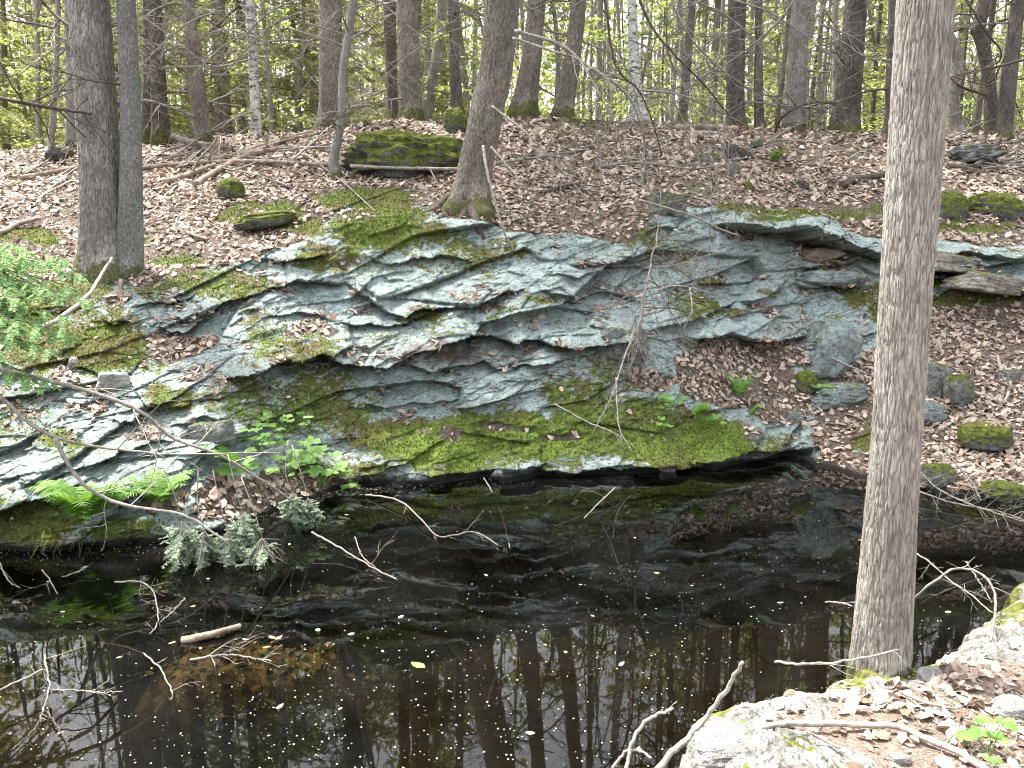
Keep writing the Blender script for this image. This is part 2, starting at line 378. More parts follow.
moss = blobs([(375, 228, 52, 26, 1), (430, 235, 30, 12, .75), (330, 262, 40, 14, .7), (470, 250, 26, 10, .7), (640, 240, 36, 12, .7), (670, 262, 24, 20, .6), (240, 285, 24, 12, .7), (262, 218, 36, 12, .95), (215, 285, 50, 16, .75), (112, 345, 60, 30, .78), (60, 300, 60, 22, .65), (30, 330, 40, 50, .8),
              (282, 345, 50, 20, .6), (250, 320, 26, 14, .6), (335, 402, 62, 36, .72), (260, 405, 60, 30, .58), (400, 432, 50, 22, .85), (452, 442, 66, 34, 1), (520, 436, 56, 26, 1), (582, 430, 44, 28, .98),
              (575, 398, 40, 18, .72), (640, 420, 40, 26, .9), (612, 372, 30, 20, .6), (700, 438, 40, 24, 1), (655, 452, 40, 16, .9), (692, 305, 22, 11, .95), (655, 202, 20, 8, .95),
              (742, 212, 26, 6, .7), (800, 214, 38, 9, 1), (765, 222, 30, 4, .6), (490, 262, 26, 9, .8), (545, 303, 22, 6, .8), (415, 318, 24, 7, .75), (505, 318, 16, 5, .6), (355, 280, 20, 8, .6),
              (850, 296, 20, 14, .9), (872, 300, 16, 20, .8), (770, 292, 24, 5, .75), (720, 282, 30, 6, .75), (735, 315, 20, 5, .6), (808, 384, 18, 12, .9), (838, 355, 18, 8, .8),
              (30, 520, 60, 26, .9), (120, 530, 40, 12, .7), (935, 284, 28, 8, .8), (1000, 300, 30, 10, .9), (62, 445, 34, 16, .55), (180, 400, 30, 14, .7), (550, 440, 200, 9, .8), (350, 470, 60, 12, .55),
              (610, 445, 60, 8, .8), (880, 262, 60, 6, .5), (45, 250, 70, 14, .6), (600, 122, 60, 6, .85), (700, 122, 40, 5, .7), (120, 240, 40, 12, .5), (-200, 400, 200, 80, .8), (1250, 300, 150, 20, .8)], s=21)
moss = np.maximum(moss, (.24 + .20 * (PY < np.interp(PX, [0, 250, 420, 560, 700], [360, 300, 275, 270, 240]))) * sstep(.5, .7, fbm(PX / 50, PY / 24, s=31)))
moss *= (1 - .97 * blobs([(410, 385, 58, 32, 1), (470, 372, 46, 16, .95), (560, 262, 70, 34, .75), (640, 275, 60, 30, .5), (745, 262, 40, 22, .9), (800, 310, 46, 20, .9), (835, 268, 36, 9, 1),
                         (200, 322, 55, 16, .7), (370, 295, 50, 18, .8), (60, 470, 70, 22, .95), (300, 300, 40, 14, .7), (205, 432, 34, 16, .9), (140, 440, 40, 18, .6), (620, 305, 60, 22, .7), (560, 325, 60, 12, .8)], s=23))
moss = np.maximum(moss, floor_moss)
bright = blobs([(445, 448, 60, 26, 1), (560, 432, 60, 24, .8), (700, 438, 36, 20, .9), (690, 305, 22, 11, .8), (640, 440, 40, 18, .7), (380, 225, 40, 18, .5)], s=24)
rust = blobs([(445, 352, 55, 11, 1), (560, 352, 30, 6, .7), (340, 355, 26, 8, .6), (500, 345, 30, 8, .7)], s=26)
ochre = blobs([(822, 252, 14, 6, 1), (808, 245, 10, 5, .8)], s=27)
wet = 1 - sstep(3, 12, np.interp(PX, cols, P0[0]) - PY)
rockm = (1 - lit) * (1 - .6 * moss)

# cracks with an overhanging lip: polyline in direction space, lip depth in metres, reach of the bulge above in rows
CR = [([(219, 383), (246, 371), (273, 360), (294, 361), (318, 353), (340, 360), (374, 365), (401, 358), (439, 346), (470, 332), (490, 333), (511, 342), (538, 339), (572, 347), (600, 346), (613, 341), (640, 329)], .17, 26),
      ([(340, 280), (377, 303), (405, 317), (422, 310), (453, 307), (477, 305), (507, 293), (531, 295)], .11, 18),
      ([(330, 318), (347, 325), (405, 322), (440, 312)], .07, 14),
      ([(395, 361), (429, 371), (455, 364), (483, 358), (497, 368), (531, 366), (579, 353)], .08, 12),
      ([(350, 426), (367, 404), (425, 404), (470, 397)], .05, 16), ([(352, 398), (380, 380), (470, 384)], .03, 9),
      ([(531, 293), (545, 291), (579, 300), (600, 292), (620, 291), (648, 304)], .06, 12), ([(540, 272), (575, 278), (612, 270)], .05, 10),
      ([(560, 262), (590, 268), (640, 262), (660, 272)], .06, 9), ([(610, 255), (640, 258), (668, 252)], .05, 8),
      ([(641, 331), (668, 324), (690, 319), (704, 322)], .09, 14),
      ([(150, 329), (185, 329), (205, 316), (219, 305), (240, 300), (260, 296), (294, 281), (350, 283)], .11, 18),
      ([(160, 312), (192, 319), (220, 306)], .06, 9), ([(130, 310), (165, 304), (200, 292)], .06, 10), ([(262, 322), (300, 312), (340, 322)], .05, 10),
      ([(20, 479), (51, 476), (75, 458), (103, 435), (147, 411), (195, 399)], .10, 20), ([(27, 486), (60, 476), (89, 462), (137, 445), (175, 438)], .09, 12),
      ([(-20, 512), (10, 503), (34, 493), (70, 487), (92, 478)], .20, 20), ([(170, 460), (200, 448), (235, 452)], .06, 12), ([(165, 425), (200, 414), (235, 425)], .05, 10),
      ([(705, 227), (730, 227), (766, 229), (790, 229), (811, 236), (830, 245), (852, 250), (876, 256), (895, 262)], .34, 16),
      ([(790, 262), (820, 268), (850, 262), (872, 258)], .08, 6),
      ([(790, 279), (811, 285), (845, 287), (872, 279)], .13, 12), ([(690, 325), (708, 312), (735, 303), (759, 296), (780, 284), (792, 272)], .09, 14),
      ([(674, 341), (718, 333), (750, 337), (776, 339), (805, 331), (815, 320)], .14, 18), ([(730, 300), (770, 306), (820, 296)], .03, 8), ([(690, 285), (735, 284), (775, 272)], .05, 9),
      ([(925, 259), (945, 265), (961, 271), (982, 284), (1024, 290), (1080, 292)], .30, 12), ([(940, 254), (980, 259), (1030, 257)], .10, 8), ([(895, 268), (925, 274), (960, 276)], .12, 8),
      ([(600, 470), (640, 462), (690, 464), (735, 446), (776, 442), (800, 418), (809, 408)], .14, 10), ([(420, 476), (480, 468), (560, 466), (610, 470)], .07, 8),
      ([(280, 470), (310, 462), (345, 478), (390, 472)], .06, 10), ([(360, 258), (400, 262), (450, 256), (480, 262)], .06, 9), ([(250, 262), (300, 262), (330, 256)], .07, 9), ([(640, 232), (665, 226), (690, 234)], .06, 10),
      ([(100, 316), (120, 326), (150, 322)], .05, 10), ([(60, 372), (85, 366), (120, 380)], .05, 12), ([(-500, 470), (-200, 440), (-20, 470)], .15, 25), ([(1080, 296), (1250, 290), (1500, 300)], .2, 15)]
disp = np.zeros_like(PX); drop = np.zeros_like(PX)
jit1 = 5 * (fbm(PX / 9, PX * 0 + 2, s=51, o=3) - .5) + 5 * (vnoise(PX / 26, PX * 0 + 7, s=52) - .5)
for n, (pl, a, up) in enumerate(CR):
    xs = [p[0] for p in pl]; yc = np.interp(PX[0], xs, [p[1] for p in pl]) + jit1[0] * np.roll(1., 0)
    e = np.minimum(sstep(0, 22, PX[0] - xs[0]), sstep(0, 22, xs[-1] - PX[0])) * (.55 + .9 * vnoise(PX[0] / 19, PX[0] * 0 + n, s=55))
    s = PY - yc[None]; e = np.broadcast_to(e[None], s.shape)
    o = np.where(s < 0, np.exp(np.minimum(s, 0) / up), -.6 * np.exp(-np.maximum(s, 0) / 11.)) * a * e * 1.25
    disp += o; drop += np.where(s < 0, np.exp(np.minimum(s, 0) / 4.) * a * e * .25, 0)
# bedding: thin tilted layers, some standing out
wx = fbm(PX / 70, PY / 40, s=61); wy = fbm(PX / 18, PY / 14, s=62)
for per, am, sl, sd_ in ((30., .028, .20, 71), (10., .006, .26, 72)):
    q = (PY + sl * PX + 40 * (wx - .5) + 5 * (wy - .5)) / per
    k = np.floor(q); f = q - k; sel = vnoise(k * 5.3 + PX / 55, k * 3.1, s=sd_)
    disp += rockm * am * sstep(.45, .7, sel) * (f ** 1.6 - .4)
# angular blocks
for sx, sy, a, b, sd_ in ((110, 40, .18, .16, 81), (42, 17, .045, .04, 82), (16, 8, .022, .028, 83)):
    u = (PX + 10 * (wx - .5) + .5 * PY) / sx; v = (PY + .22 * PX + 8 * (wx - .5)) / sy
    d1, d2, bx, by, r1, r2, r3 = worley(u, v, sd_)
    disp -= rockm * (.10 if sx > 60 else .22) * a * (1 - sstep(.0, .05, d2 - d1))
    disp += rockm * (a * (r1 - .5) + b * (bx * (r2 - .5) * 1.2 + by * (r3 - .2)) * 1.2)
disp += rockm * .045 * (fbm(PX / 7, PY / 6, s=91, o=5) - .5) + .16 * (1 - lit) * (fbm(PX / 70, PY / 50, s=92, o=3) - .5)
mossbump = moss * (.07 * fbm(PX / 16, PY / 9, s=93, o=4) + .02 * vnoise(PX / 3, PY / 2.4, s=94))
disp += mossbump * (1 - lit)
G = at(PX, PY, YY)
# outward: towards the pond, along the horizontal normal of the unbroken bank
gu = np.gradient(G, axis=1); n2 = np.stack([gu[..., 1], -gu[..., 0], 0 * gu[..., 0]], -1); n2 = unit(n2)
outw = n2 + np.array([0, -.2, .15])
fadew = sstep(-6, 10, np.interp(PX, cols, P0[0]) - PY) * sstep(0, 50, PY - np.interp(PX, cols, P0[5]))
G = G + outw * (disp * fadew)[..., None]; G[..., 2] -= drop * fadew
# the litter ground: lumps and hollows
zb = lit * sstep(0, 14, np.interp(PX, cols, P0[0]) - PY)
G[..., 2] += zb * (.16 * (fbm(G[..., 0] * 1.1, G[..., 1] * 1.1, s=95) - .5) + .07 * (fbm(G[..., 0] * 5, G[..., 1] * 5, s=96) - .5))
# rows under water and rows beyond the crest
foot = []
for k in range(8, 0, -1):
    g = G[0].copy(); g[:, 1] -= .10 * k ** 1.25; g[:, 2] = -.012 - .10 * k ** 1.2; foot.append(g)
back = []
cr = G[-1]
for dY, dz in ((.6, .05), (1.4, .10), (2.6, .13), (4.5, .2), (8, .3), (14, .5), (22, .8), (34, 1.4), (50, 2.2), (75, 3.6), (110, 6)):
    f = (cr[:, 1] + dY) / cr[:, 1]; g = cr.copy(); g[:, 1] += dY; g[:, 0] *= f; tgt = 4.75 + dz
    g[:, 2] = cr[:, 2] + (tgt - cr[:, 2]) * min(1, dY / 8) + .25 * (fbm(g[:, 0] * .5, g[:, 1] * .5, s=97) - .5) * min(1, dY); back.append(g)
nrm = unit(np.cross(np.gradient(G, axis=1), np.gradient(G, axis=0))); upz = np.abs(nrm[..., 2])
shelf = (1 - lit) * sstep(.62, .90, upz)
moss = np.clip(moss + .24 * shelf * sstep(.38, .6, fbm(PX / 30, PY / 20, s=33)) + .12 * shelf, 0, 1.1)
lit = np.maximum(lit, .54 * shelf * sstep(.50, .62, fbm(PX / 24, PY / 12, s=34)) * (PY < 440))
nf, nb_ = len(foot), len(back)
GA = np.concatenate([np.array(foot), G, np.array(back)])
def padA(A, a, b): return np.concatenate([np.full((nf, nc), a), A, np.full((nb_, nc), b)])
A_lit, A_moss, A_wet = padA(lit, 0, 1), padA(moss * (1 - .0 * lit), 0, .3), padA(wet, 1, 0)
A_br, A_ru, A_oc = padA(bright, 0, 0), padA(rust, 0, 0), padA(ochre, 0, 0)
A_PX = np.broadcast_to(cols, A_lit.shape); A_PY = np.concatenate([np.full((nf, nc), 600.), PY, np.full((nb_, nc), 100.)])
def ground_z(x, y):
    """forest floor height beyond the crest"""
    return float(np.interp(y, [15, 23, 37, 65, 125], [4.8, 4.95, 5.45, 6.9, 10.5]))
nr = len(GA)
i, j = np.meshgrid(np.arange(nr - 1), np.arange(nc - 1), indexing='ij')
Q = np.stack([i * nc + j, i * nc + j + 1, (i + 1) * nc + j + 1, (i + 1) * nc + j], -1).reshape(-1, 4)
fpx_c, fpy_c = A_PX[:-1, :-1].ravel(), A_PY[:-1, :-1].ravel()
is_floor = (fpy_c < np.interp(fpx_c, *TOP) - 2) | (fpy_c > np.interp(fpx_c, *RS)) & (fpy_c < 590)
M_bank = mat_bank()
def sub(name, mask, **kw):
    q = Q[mask]; u, inv = np.unique(q, return_inverse=True)
    fl = lambda A: A.ravel()[u]
    return build(name, GA.reshape(-1, 3)[u], inv.reshape(-1, 4), M_bank, attrs=dict(litter=fl(A_lit), moss=fl(A_moss), wet=fl(A_wet), bright=fl(A_br), rust=fl(A_ru), ochre=fl(A_oc)))
tag(sub('rock_ledge', ~is_floor), 'long layered grey rock ledge with moss, rising out of the dark pond', 'rock ledge')
tag(sub('forest_floor', is_floor), kind='structure')
# surface samples for scattering
cellA = np.cross(GA[1:, :-1] - GA[:-1, :-1], GA[:-1, 1:] - GA[:-1, :-1])
cell_area = np.linalg.norm(cellA, axis=-1); cell_n = unit(cellA); cell_n[cell_n[..., 2] < 0] *= -1
def scatter(weight, n, rng):
    w_ = (weight * cell_area).ravel(); c = rng.choice(w_.size, n, p=w_ / w_.sum()); a, b = np.unravel_index(c, cell_area.shape)
    u, v = rng.random((2, n, 1))
    p = (GA[a, b] * (1 - u) + GA[a + 1, b] * u) * (1 - v) + (GA[a, b + 1] * (1 - u) + GA[a + 1, b + 1] * u) * v
    return p, cell_n[a, b], a, b

# ------------------------------------------------------------------ pond
wv = np.array([(-60, -6, 0), (60, -6, 0), (60, 16, 0), (-60, 16, 0)], float)
tag(build('pond_water', wv, np.array([[0, 1, 2, 3]]), mat_water(), smooth=False), kind='structure')
gx, gy = np.meshgrid(np.linspace(-16, 16, 300), np.linspace(-2, 12, 240)); mc = atz(238, 668, 0)
gz = -1.15 + .35 * (fbm(gx * .8, gy * .8, s=101) - .5) + .10 * (fbm(gx * 4, gy * 4, s=103) - .5)
md = np.hypot((gx - mc[0]) / .60, (gy - mc[1] - .16) / .26) + 1.1 * (fbm(gx * 3, gy * 3, s=106) - .5); gz = np.maximum(gz, -.045 - .8 * np.maximum(md - .6, 0) ** 1.1 + .10 * (fbm(gx * 7, gy * 7, s=104) - .5))
md2 = np.hypot((gx + 3.6) / 1.5, (gy - 4.2) / .7); gz = np.maximum(gz, -.35 - .9 * np.maximum(md2 - .4, 0) + .15 * (fbm(gx * 6, gy * 6, s=105) - .5))
ii, jj = np.meshgrid(np.arange(239), np.arange(299), indexing='ij')
bq = np.stack([ii * 300 + jj, ii * 300 + jj + 1, (ii + 1) * 300 + jj + 1, (ii + 1) * 300 + jj], -1).reshape(-1, 4)
def mat_bed():
    a = NT('pond_mud'); v = a.coord(); n = a.noise(v, 7, 6, .7)
    c = a.ramp(n, (.3, (.012, .010, .007)), (.7, (.05, .04, .025)))  # deep mud coloured dark in place of light lost with depth
    m = a.ramp(n, (.36, (.11, .09, .055)), (.62, (.45, .37, .25)))
    return a.done(a.mix(a.attr('mound'), c, m), .9, a.bump(n, .8, .05))
tag(build('pond_bed', np.stack([gx, gy, gz], -1).reshape(-1, 3), bq, mat_bed(), attrs=dict(mound=(1 - sstep(.45, 1.0, md)).ravel() + .35 * (1 - sstep(.6, 1.3, md2)).ravel())), kind='structure')

# ------------------------------------------------------------------ near bank with its rock lip, under and before the camera
lip = atz([690, 686, 700, 740, 790, 845, 905, 955, 985, 1010, 1040], [775, 728, 700, 692, 684, 664, 655, 640, 618, 596, 575], .36)
edge = [(-9, 1.0), (-3, 1.55), (-.6, 1.75), (.25, 1.95)] + [tuple(p[:2]) for p in lip] + [(3.5, 4.45), (4.4, 4.9), (9, 5.2)]
edge = smooth_path(np.array([(x, y, 0) for x, y in edge]), 400)[:, :2]
bx_, by_ = np.meshgrid(np.concatenate([np.arange(-9, .3, .12), np.arange(.3, 4.2, .0125), np.arange(4.2, 9, .12)]), np.concatenate([np.arange(-4, 1.6, .1), np.arange(1.6, 4.4, .0125), np.arange(4.4, 6, .08)]))
pts = np.stack([bx_.ravel(), by_.ravel()], -1)
# signed distance to the edge (positive: land), land lies to the right of the walk direction
sdist = np.empty(len(pts)); seg = edge[1:] - edge[:-1]; L2 = (seg ** 2).sum(1)
for c0 in range(0, len(pts), 20000):
    p = pts[c0:c0 + 20000, None]; t = np.clip(((p - edge[:-1]) * seg).sum(-1) / L2, 0, 1); dv = p - (edge[:-1] + t[..., None] * seg); dd = (dv ** 2).sum(-1)
    k = dd.argmin(1); r_ = np.arange(len(k)); sg = seg[k, 0] * dv[r_, k, 1] - seg[k, 1] * dv[r_, k, 0]
    sdist[c0:c0 + 20000] = np.sqrt(dd[r_, k]) * -np.sign(sg)
sdist = sdist.reshape(bx_.shape)
d1, d2, wbx, wby, r1, r2, r3 = worley(bx_ * 5.5 + by_, by_ * 6 - bx_, 111)
sj = sdist + .06 * (fbm(bx_ * 6, by_ * 6, s=112) - .5) + .05 * (r1 - .5)
nz = np.where(sj > 0, .30 + .07 * (1 - np.exp(-sj / .06)) + .03 * np.minimum(sj, 1.5), .30 + np.minimum(sj, 0) * 7)
rk = 1 - sstep(.10, .40, sdist + .25 * (fbm(bx_ * 4, by_ * 4, s=113) - .5))
rk = np.maximum(rk, 1 - sstep(.5, .8, np.hypot((bx_ - .85) / .55, (by_ - 2.35) / .32)))
nz += rk * (.045 * (r2 - .5) + .06 * (wbx * (r3 - .5) + wby * (r1 - .5)) + .05 * (fbm(bx_ * 9, by_ * 9, s=114, o=5) - .5)) + .06 * (fbm(bx_ * 2, by_ * 2, s=115) - .5) + .012 * (fbm(bx_ * 30, by_ * 30, s=116) - .5)
nz += .16 * np.exp(-(((bx_ - .80) / .20) ** 2 + ((by_ - 2.28) / .16) ** 2)) * sstep(0, .1, sj)     # the boulder end of the lip
nz += .06 * np.exp(-(((bx_ - 2.62) / .30) ** 2 + ((by_ - 3.75) / .25) ** 2)) * sstep(-.1, .1, sj)
nz = np.maximum(nz, -1.6)
nmoss = rk * sstep(.44, .72, fbm(bx_ * 6, by_ * 6, s=117)) * .8; nlit = 1 - rk
nh, nw = bx_.shape
ii, jj = np.meshgrid(np.arange(nh - 1), np.arange(nw - 1), indexing='ij')
nq = np.stack([ii * nw + jj, ii * nw + jj + 1, (ii + 1) * nw + jj + 1, (ii + 1) * nw + jj], -1).reshape(-1, 4)
keep = sdist[:-1, :-1].ravel() > -.45
u, inv = np.unique(nq[keep], return_inverse=True)
NG = np.stack([bx_, by_, nz], -1)
def mat_near():
    a = NT('pale_rock_and_soil'); v = a.coord(); mid = a.noise(v, 9, 6, .68, .4); f = a.noise(v, 60, 4, .7)
    c = a.ramp(mid, (.34, (.10, .10, .09)), (.5, (.27, .265, .24)), (.66, (.46, .45, .41)))
    c = a.mix(a.ramp(f, (.38, .9), (.50, 0)), c, (.07, .068, .06))
    mo = a.ramp(a.noise(v, 34, 5, .75), (.35, (.045, .05, .012)), (.55, (.14, .15, .03)), (.75, (.24, .24, .06)))
    mm = a.math('ADD', a.attr('moss'), a.math('MULTIPLY', a.math('SUBTRACT', a.noise(v, 20, 6, .78), .5), 2.2))
    c = a.mix(a.ramp(mm, (.42, 0), (.56, 1)), c, mo)
    soil = a.ramp(a.noise(v, 90, 5, .8), (.32, (.05, .034, .026)), (.48, (.16, .115, .09)), (.64, (.36, .28, .23)))
    lm = a.math('ADD', a.attr('litter'), a.math('MULTIPLY', a.math('SUBTRACT', a.noise(v, 14, 4, .7), .5), .9))
    c = a.mix(a.ramp(lm, (.42, 0), (.56, 1)), c, soil)
    return a.done(c, .9, a.bump(a.noise(v, 120, 3, .7), .5, .006, a.bump(a.noise(v, 32, 6, .7), .8, .02)))
tag(build('near_bank', NG.reshape(-1, 3)[u], inv.reshape(-1, 4), mat_near(), attrs=dict(litter=nlit.ravel()[u], moss=nmoss.ravel()[u])), kind='structure')
ncell = unit(np.cross(NG[:-1, 1:] - NG[:-1, :-1], NG[1:, :-1] - NG[:-1, :-1])); narea = np.linalg.norm(np.cross(NG[:-1, 1:] - NG[:-1, :-1], NG[1:, :-1] - NG[:-1, :-1]), axis=-1)
def near_z(x, y):
    return float(nz[int(np.argmin(abs(by_[:, 0] - y))), int(np.argmin(abs(bx_[0] - x)))])
# ------------------------------------------------------------------ trees
BARK = dict(
    pale=mat_bark('pale_scaly_bark', (.20, .18, .155), (.53, .495, .45), .22, 46, None, .12, .012, .9),
    grey=mat_bark('grey_furrowed_bark', (.15, .135, .118), (.50, .455, .41), .16, 34, None, .32),
    ash=mat_bark('speckled_grey_bark', (.155, .147, .135), (.44, .42, .39), .6, 46, (.42, .45, .43), .25),
    brown=mat_bark('brown_scaly_bark', (.115, .097, .08), (.41, .355, .30), .22, 30, (.30, .29, .26), .30),
    dark=mat_bark('dark_bark', (.055, .046, .04), (.21, .18, .155), .22, 26, (.22, .22, .19), .25),
    pole=mat_bark('grey_pole_bark', (.14, .13, .11), (.40, .38, .33), .4, 20),
    birch=mat_birch())
M_twig = mat_simple('dead_grey_twigs', (.11, .10, .088), (.34, .315, .28), 14, stretch=(1, 1, 1))
M_twigd = mat_simple('dark_dead_twigs', (.045, .036, .03), (.13, .105, .085), 14)
M_stick = mat_simple('bleached_dead_wood', (.15, .13, .11), (.46, .415, .365), 30, bs=.8, bd=.004)
M_log = mat_simple('weathered_log', (.12, .085, .065), (.40, .33, .27), 9, stretch=(1, 1, 1))
M_crown = mat_leaf('sunlit_forest_leaves', ((0, (.14, .17, .055)), (.3, (.21, .24, .08)), (.6, (.29, .32, .12)), (1, (.37, .39, .19))), .5, (1.5, 1.5, 1.25))
M_beech = mat_leaf('young_beech_leaves', ((0, (.17, .22, .06)), (.5, (.26, .31, .10)), (1, (.38, .41, .19))), .5, (1.5, 1.5, 1.25))
M_heml = mat_leaf('hemlock_needles', ((0, (.19, .215, .08)), (.5, (.29, .31, .12)), (1, (.39, .40, .18))), .45, (1.5, 1.5, 1.2))
M_sapl = mat_leaf('fresh_hemlock_needles', ((0, (.18, .34, .12)), (.4, (.28, .46, .20)), (.75, (.38, .54, .29)), (1, (.46, .52, .17))), .4, (1.4, 1.4, 1))

def branch_tubes(mb, p0, d0, L, r0, rng, depth=2, droop=-.15, wander=.25, kids=6, tw=.5, seg=9, upk=0.):
    d = unit(np.asarray(d0, float)); P = [np.asarray(p0, float)]; st = L / (seg - 1); D = [d]
    for k in range(seg - 1):
        d = unit(d + wander * rng.normal(size=3) * .6 + np.array([0, 0, droop * (k / seg)]) + np.array([0, 0, upk])); P.append(P[-1] + d * st); D.append(d)
    mb.tube(P, np.linspace(r0, r0 * .28, seg), 5 if r0 > .008 else 3, cap=False)
    if depth > 1:
        for k in range(kids):
            f = .15 + .8 * (k + rng.random()) / kids; i_ = min(int(f * (seg - 1)), seg - 2)
            side = unit(np.cross(D[i_], rng.normal(size=3))); side[2] *= .45
            branch_tubes(mb, P[i_] + (P[i_ + 1] - P[i_]) * rng.random(), unit(D[i_] * .7 + side), L * tw * (1.15 - f) * (.6 + .8 * rng.random()), max(r0 * .45, .0022), rng, depth - 1, droop * 1.2, wander, max(3, kids - 2), tw, max(5, seg - 3))
    return P

# shared bare-branch meshes, pointing along +X, 1 m long
BR = []
for k in range(10):
    mb = MB(); r_ = np.random.default_rng(100 + k)
    branch_tubes(mb, (0, 0, 0), (1, 0, -.08), 1.0, .011, r_, 3, -.22 + .05 * (k % 3), .20, 8, .55, 11)
    BR.append(mb.build('branch', M_twig if k % 3 else M_twigd, link=False))

def crown_mesh(seed, z0, z1, rad, nclump, nleaf, lsize, mat, limb=True, flat=.28):
    r_ = np.random.default_rng(seed); c = []
    for _ in range(nclump):
        z = z0 + (z1 - z0) * r_.random() ** .8; f = (z - z0) / (z1 - z0); rr = rad * (math.sin(math.pi * min(.97, .18 + .8 * f)) ** .7) * (.25 + .75 * r_.random() ** .5); a = r_.random() * 6.283
        c.append((rr * math.cos(a), rr * math.sin(a), z))
    c = np.array(c); s = .35 + .45 * r_.random(nclump)
    i_ = r_.integers(0, nclump, nclump * nleaf); g = r_.normal(size=(len(i_), 3)) * np.array([1, 1, flat]) * (s[i_] * rad * .22)[:, None]
    P = c[i_] + g; N = np.array([0, 0, 1.]) + .8 * r_.normal(size=P.shape)
    V, F = leaf_mesh(P, N, lsize * (.6 + .8 * r_.random(len(P))), r_, .3, .62)
    return V, F, c
def limbs_for(mb, c, r_, z0, r0, taper=.6):
    for q in c:
        h = max(z0 * .75, q[2] - np.hypot(q[0], q[1]) * (.5 + .5 * r_.random())); st = np.array([0, 0, h])
        mid = (st + q) / 2 + np.array([0, 0, -.15]) + r_.normal(size=3) * .15
        mb.tube(smooth_path([st, mid, q], 6), np.linspace(r0, .006, 6), 3, cap=False)
def leaf_obj(name, V, F, mat, link=False, parent=None): return build(name, V, F, mat, parent, link=link)

CROWN = []
for k in range(3):
    V, F, c = crown_mesh(200 + k, 9.5, 18, 3.2, 46, 75, .17, M_crown); CROWN.append(leaf_obj('crown', V, F, M_crown))
LIMBS = []
for k in range(3):
    V, F, c = crown_mesh(200 + k, 9.5, 18, 3.2, 46, 1, .17, M_crown); mb = MB(); limbs_for(mb, c, np.random.default_rng(k), 9.5, .035); LIMBS.append(mb.build('limbs', M_twigd, link=False))

def trunk_mesh(pts, rads, k, mat, flare=.0, roots=0, seed=0, amp=.0, n=60, name='trunk', parent=None, frq=1.):
    """trunk along a path with irregular girth, root flare and ridged bark"""
    r_ = np.random.default_rng(seed); P = smooth_path(pts, n); z = P[:, 2] - P[0, 2]
    rad = np.interp(np.linspace(0, 1, n), np.linspace(0, 1, len(rads)), rads)
    th = np.arange(k) / k * 2 * math.pi
    T = unit(np.gradient(P, axis=0)); A = unit(np.cross(T, np.array([0, 1., 0]))); B = np.cross(T, A)
    ph = r_.random(4) * 6.28
    lob = np.zeros((n, k))
    if roots:
        for q in range(roots):
            a = ph[0] + q * 2 * math.pi / roots + r_.normal() * .25; w_ = .35 + .15 * r_.random()
            dd = np.angle(np.exp(1j * (th - a))); lob += np.exp(-(dd / w_) ** 2)[None] * (flare * np.exp(-np.maximum(z, 0) / (.16 + .12 * r_.random())))[:, None]
    fl = (flare * .35 * np.exp(-np.maximum(z, 0) / .25))[:, None]
    ct, sn = np.cos(th)[None], np.sin(th)[None]
    nz_ = .05 * (fbm(ct * 1.2 + 9 * seed + 0 * z[:, None], sn * 1.2 + 0 * z[:, None], z[:, None] * .9, s=seed) - .5) * 2
    bk = amp * (fbm(ct * 11 * frq + 5 + 0 * z[:, None], sn * 11 * frq + 0 * z[:, None], z[:, None] * 3.4 * frq, s=seed + 5) - .5) * 2 if amp else 0
    rr = rad[:, None] * (1 + lob + fl + nz_ + bk)
    V = P[:, None] + rr[..., None] * (ct[..., None] * A[:, None] + sn[..., None] * B[:, None])
    ii, jj = np.meshgrid(np.arange(n - 1), np.arange(k), indexing='ij'); j2 = (jj + 1) % k
    return build(name, V.reshape(-1, 3), np.stack([ii * k + jj, ii * k + j2, (ii + 1) * k + j2, (ii + 1) * k + jj], -1).reshape(-1, 4), mat, parent)
def put_branch(parent, p, az, L, k, pitch=0., thick=1., roll=0.):
    b = obj('branch', BR[k % len(BR)], parent); b.location = p; b.rotation_euler = (roll, -pitch, az); b.scale = (L, L * thick, L * thick); return b

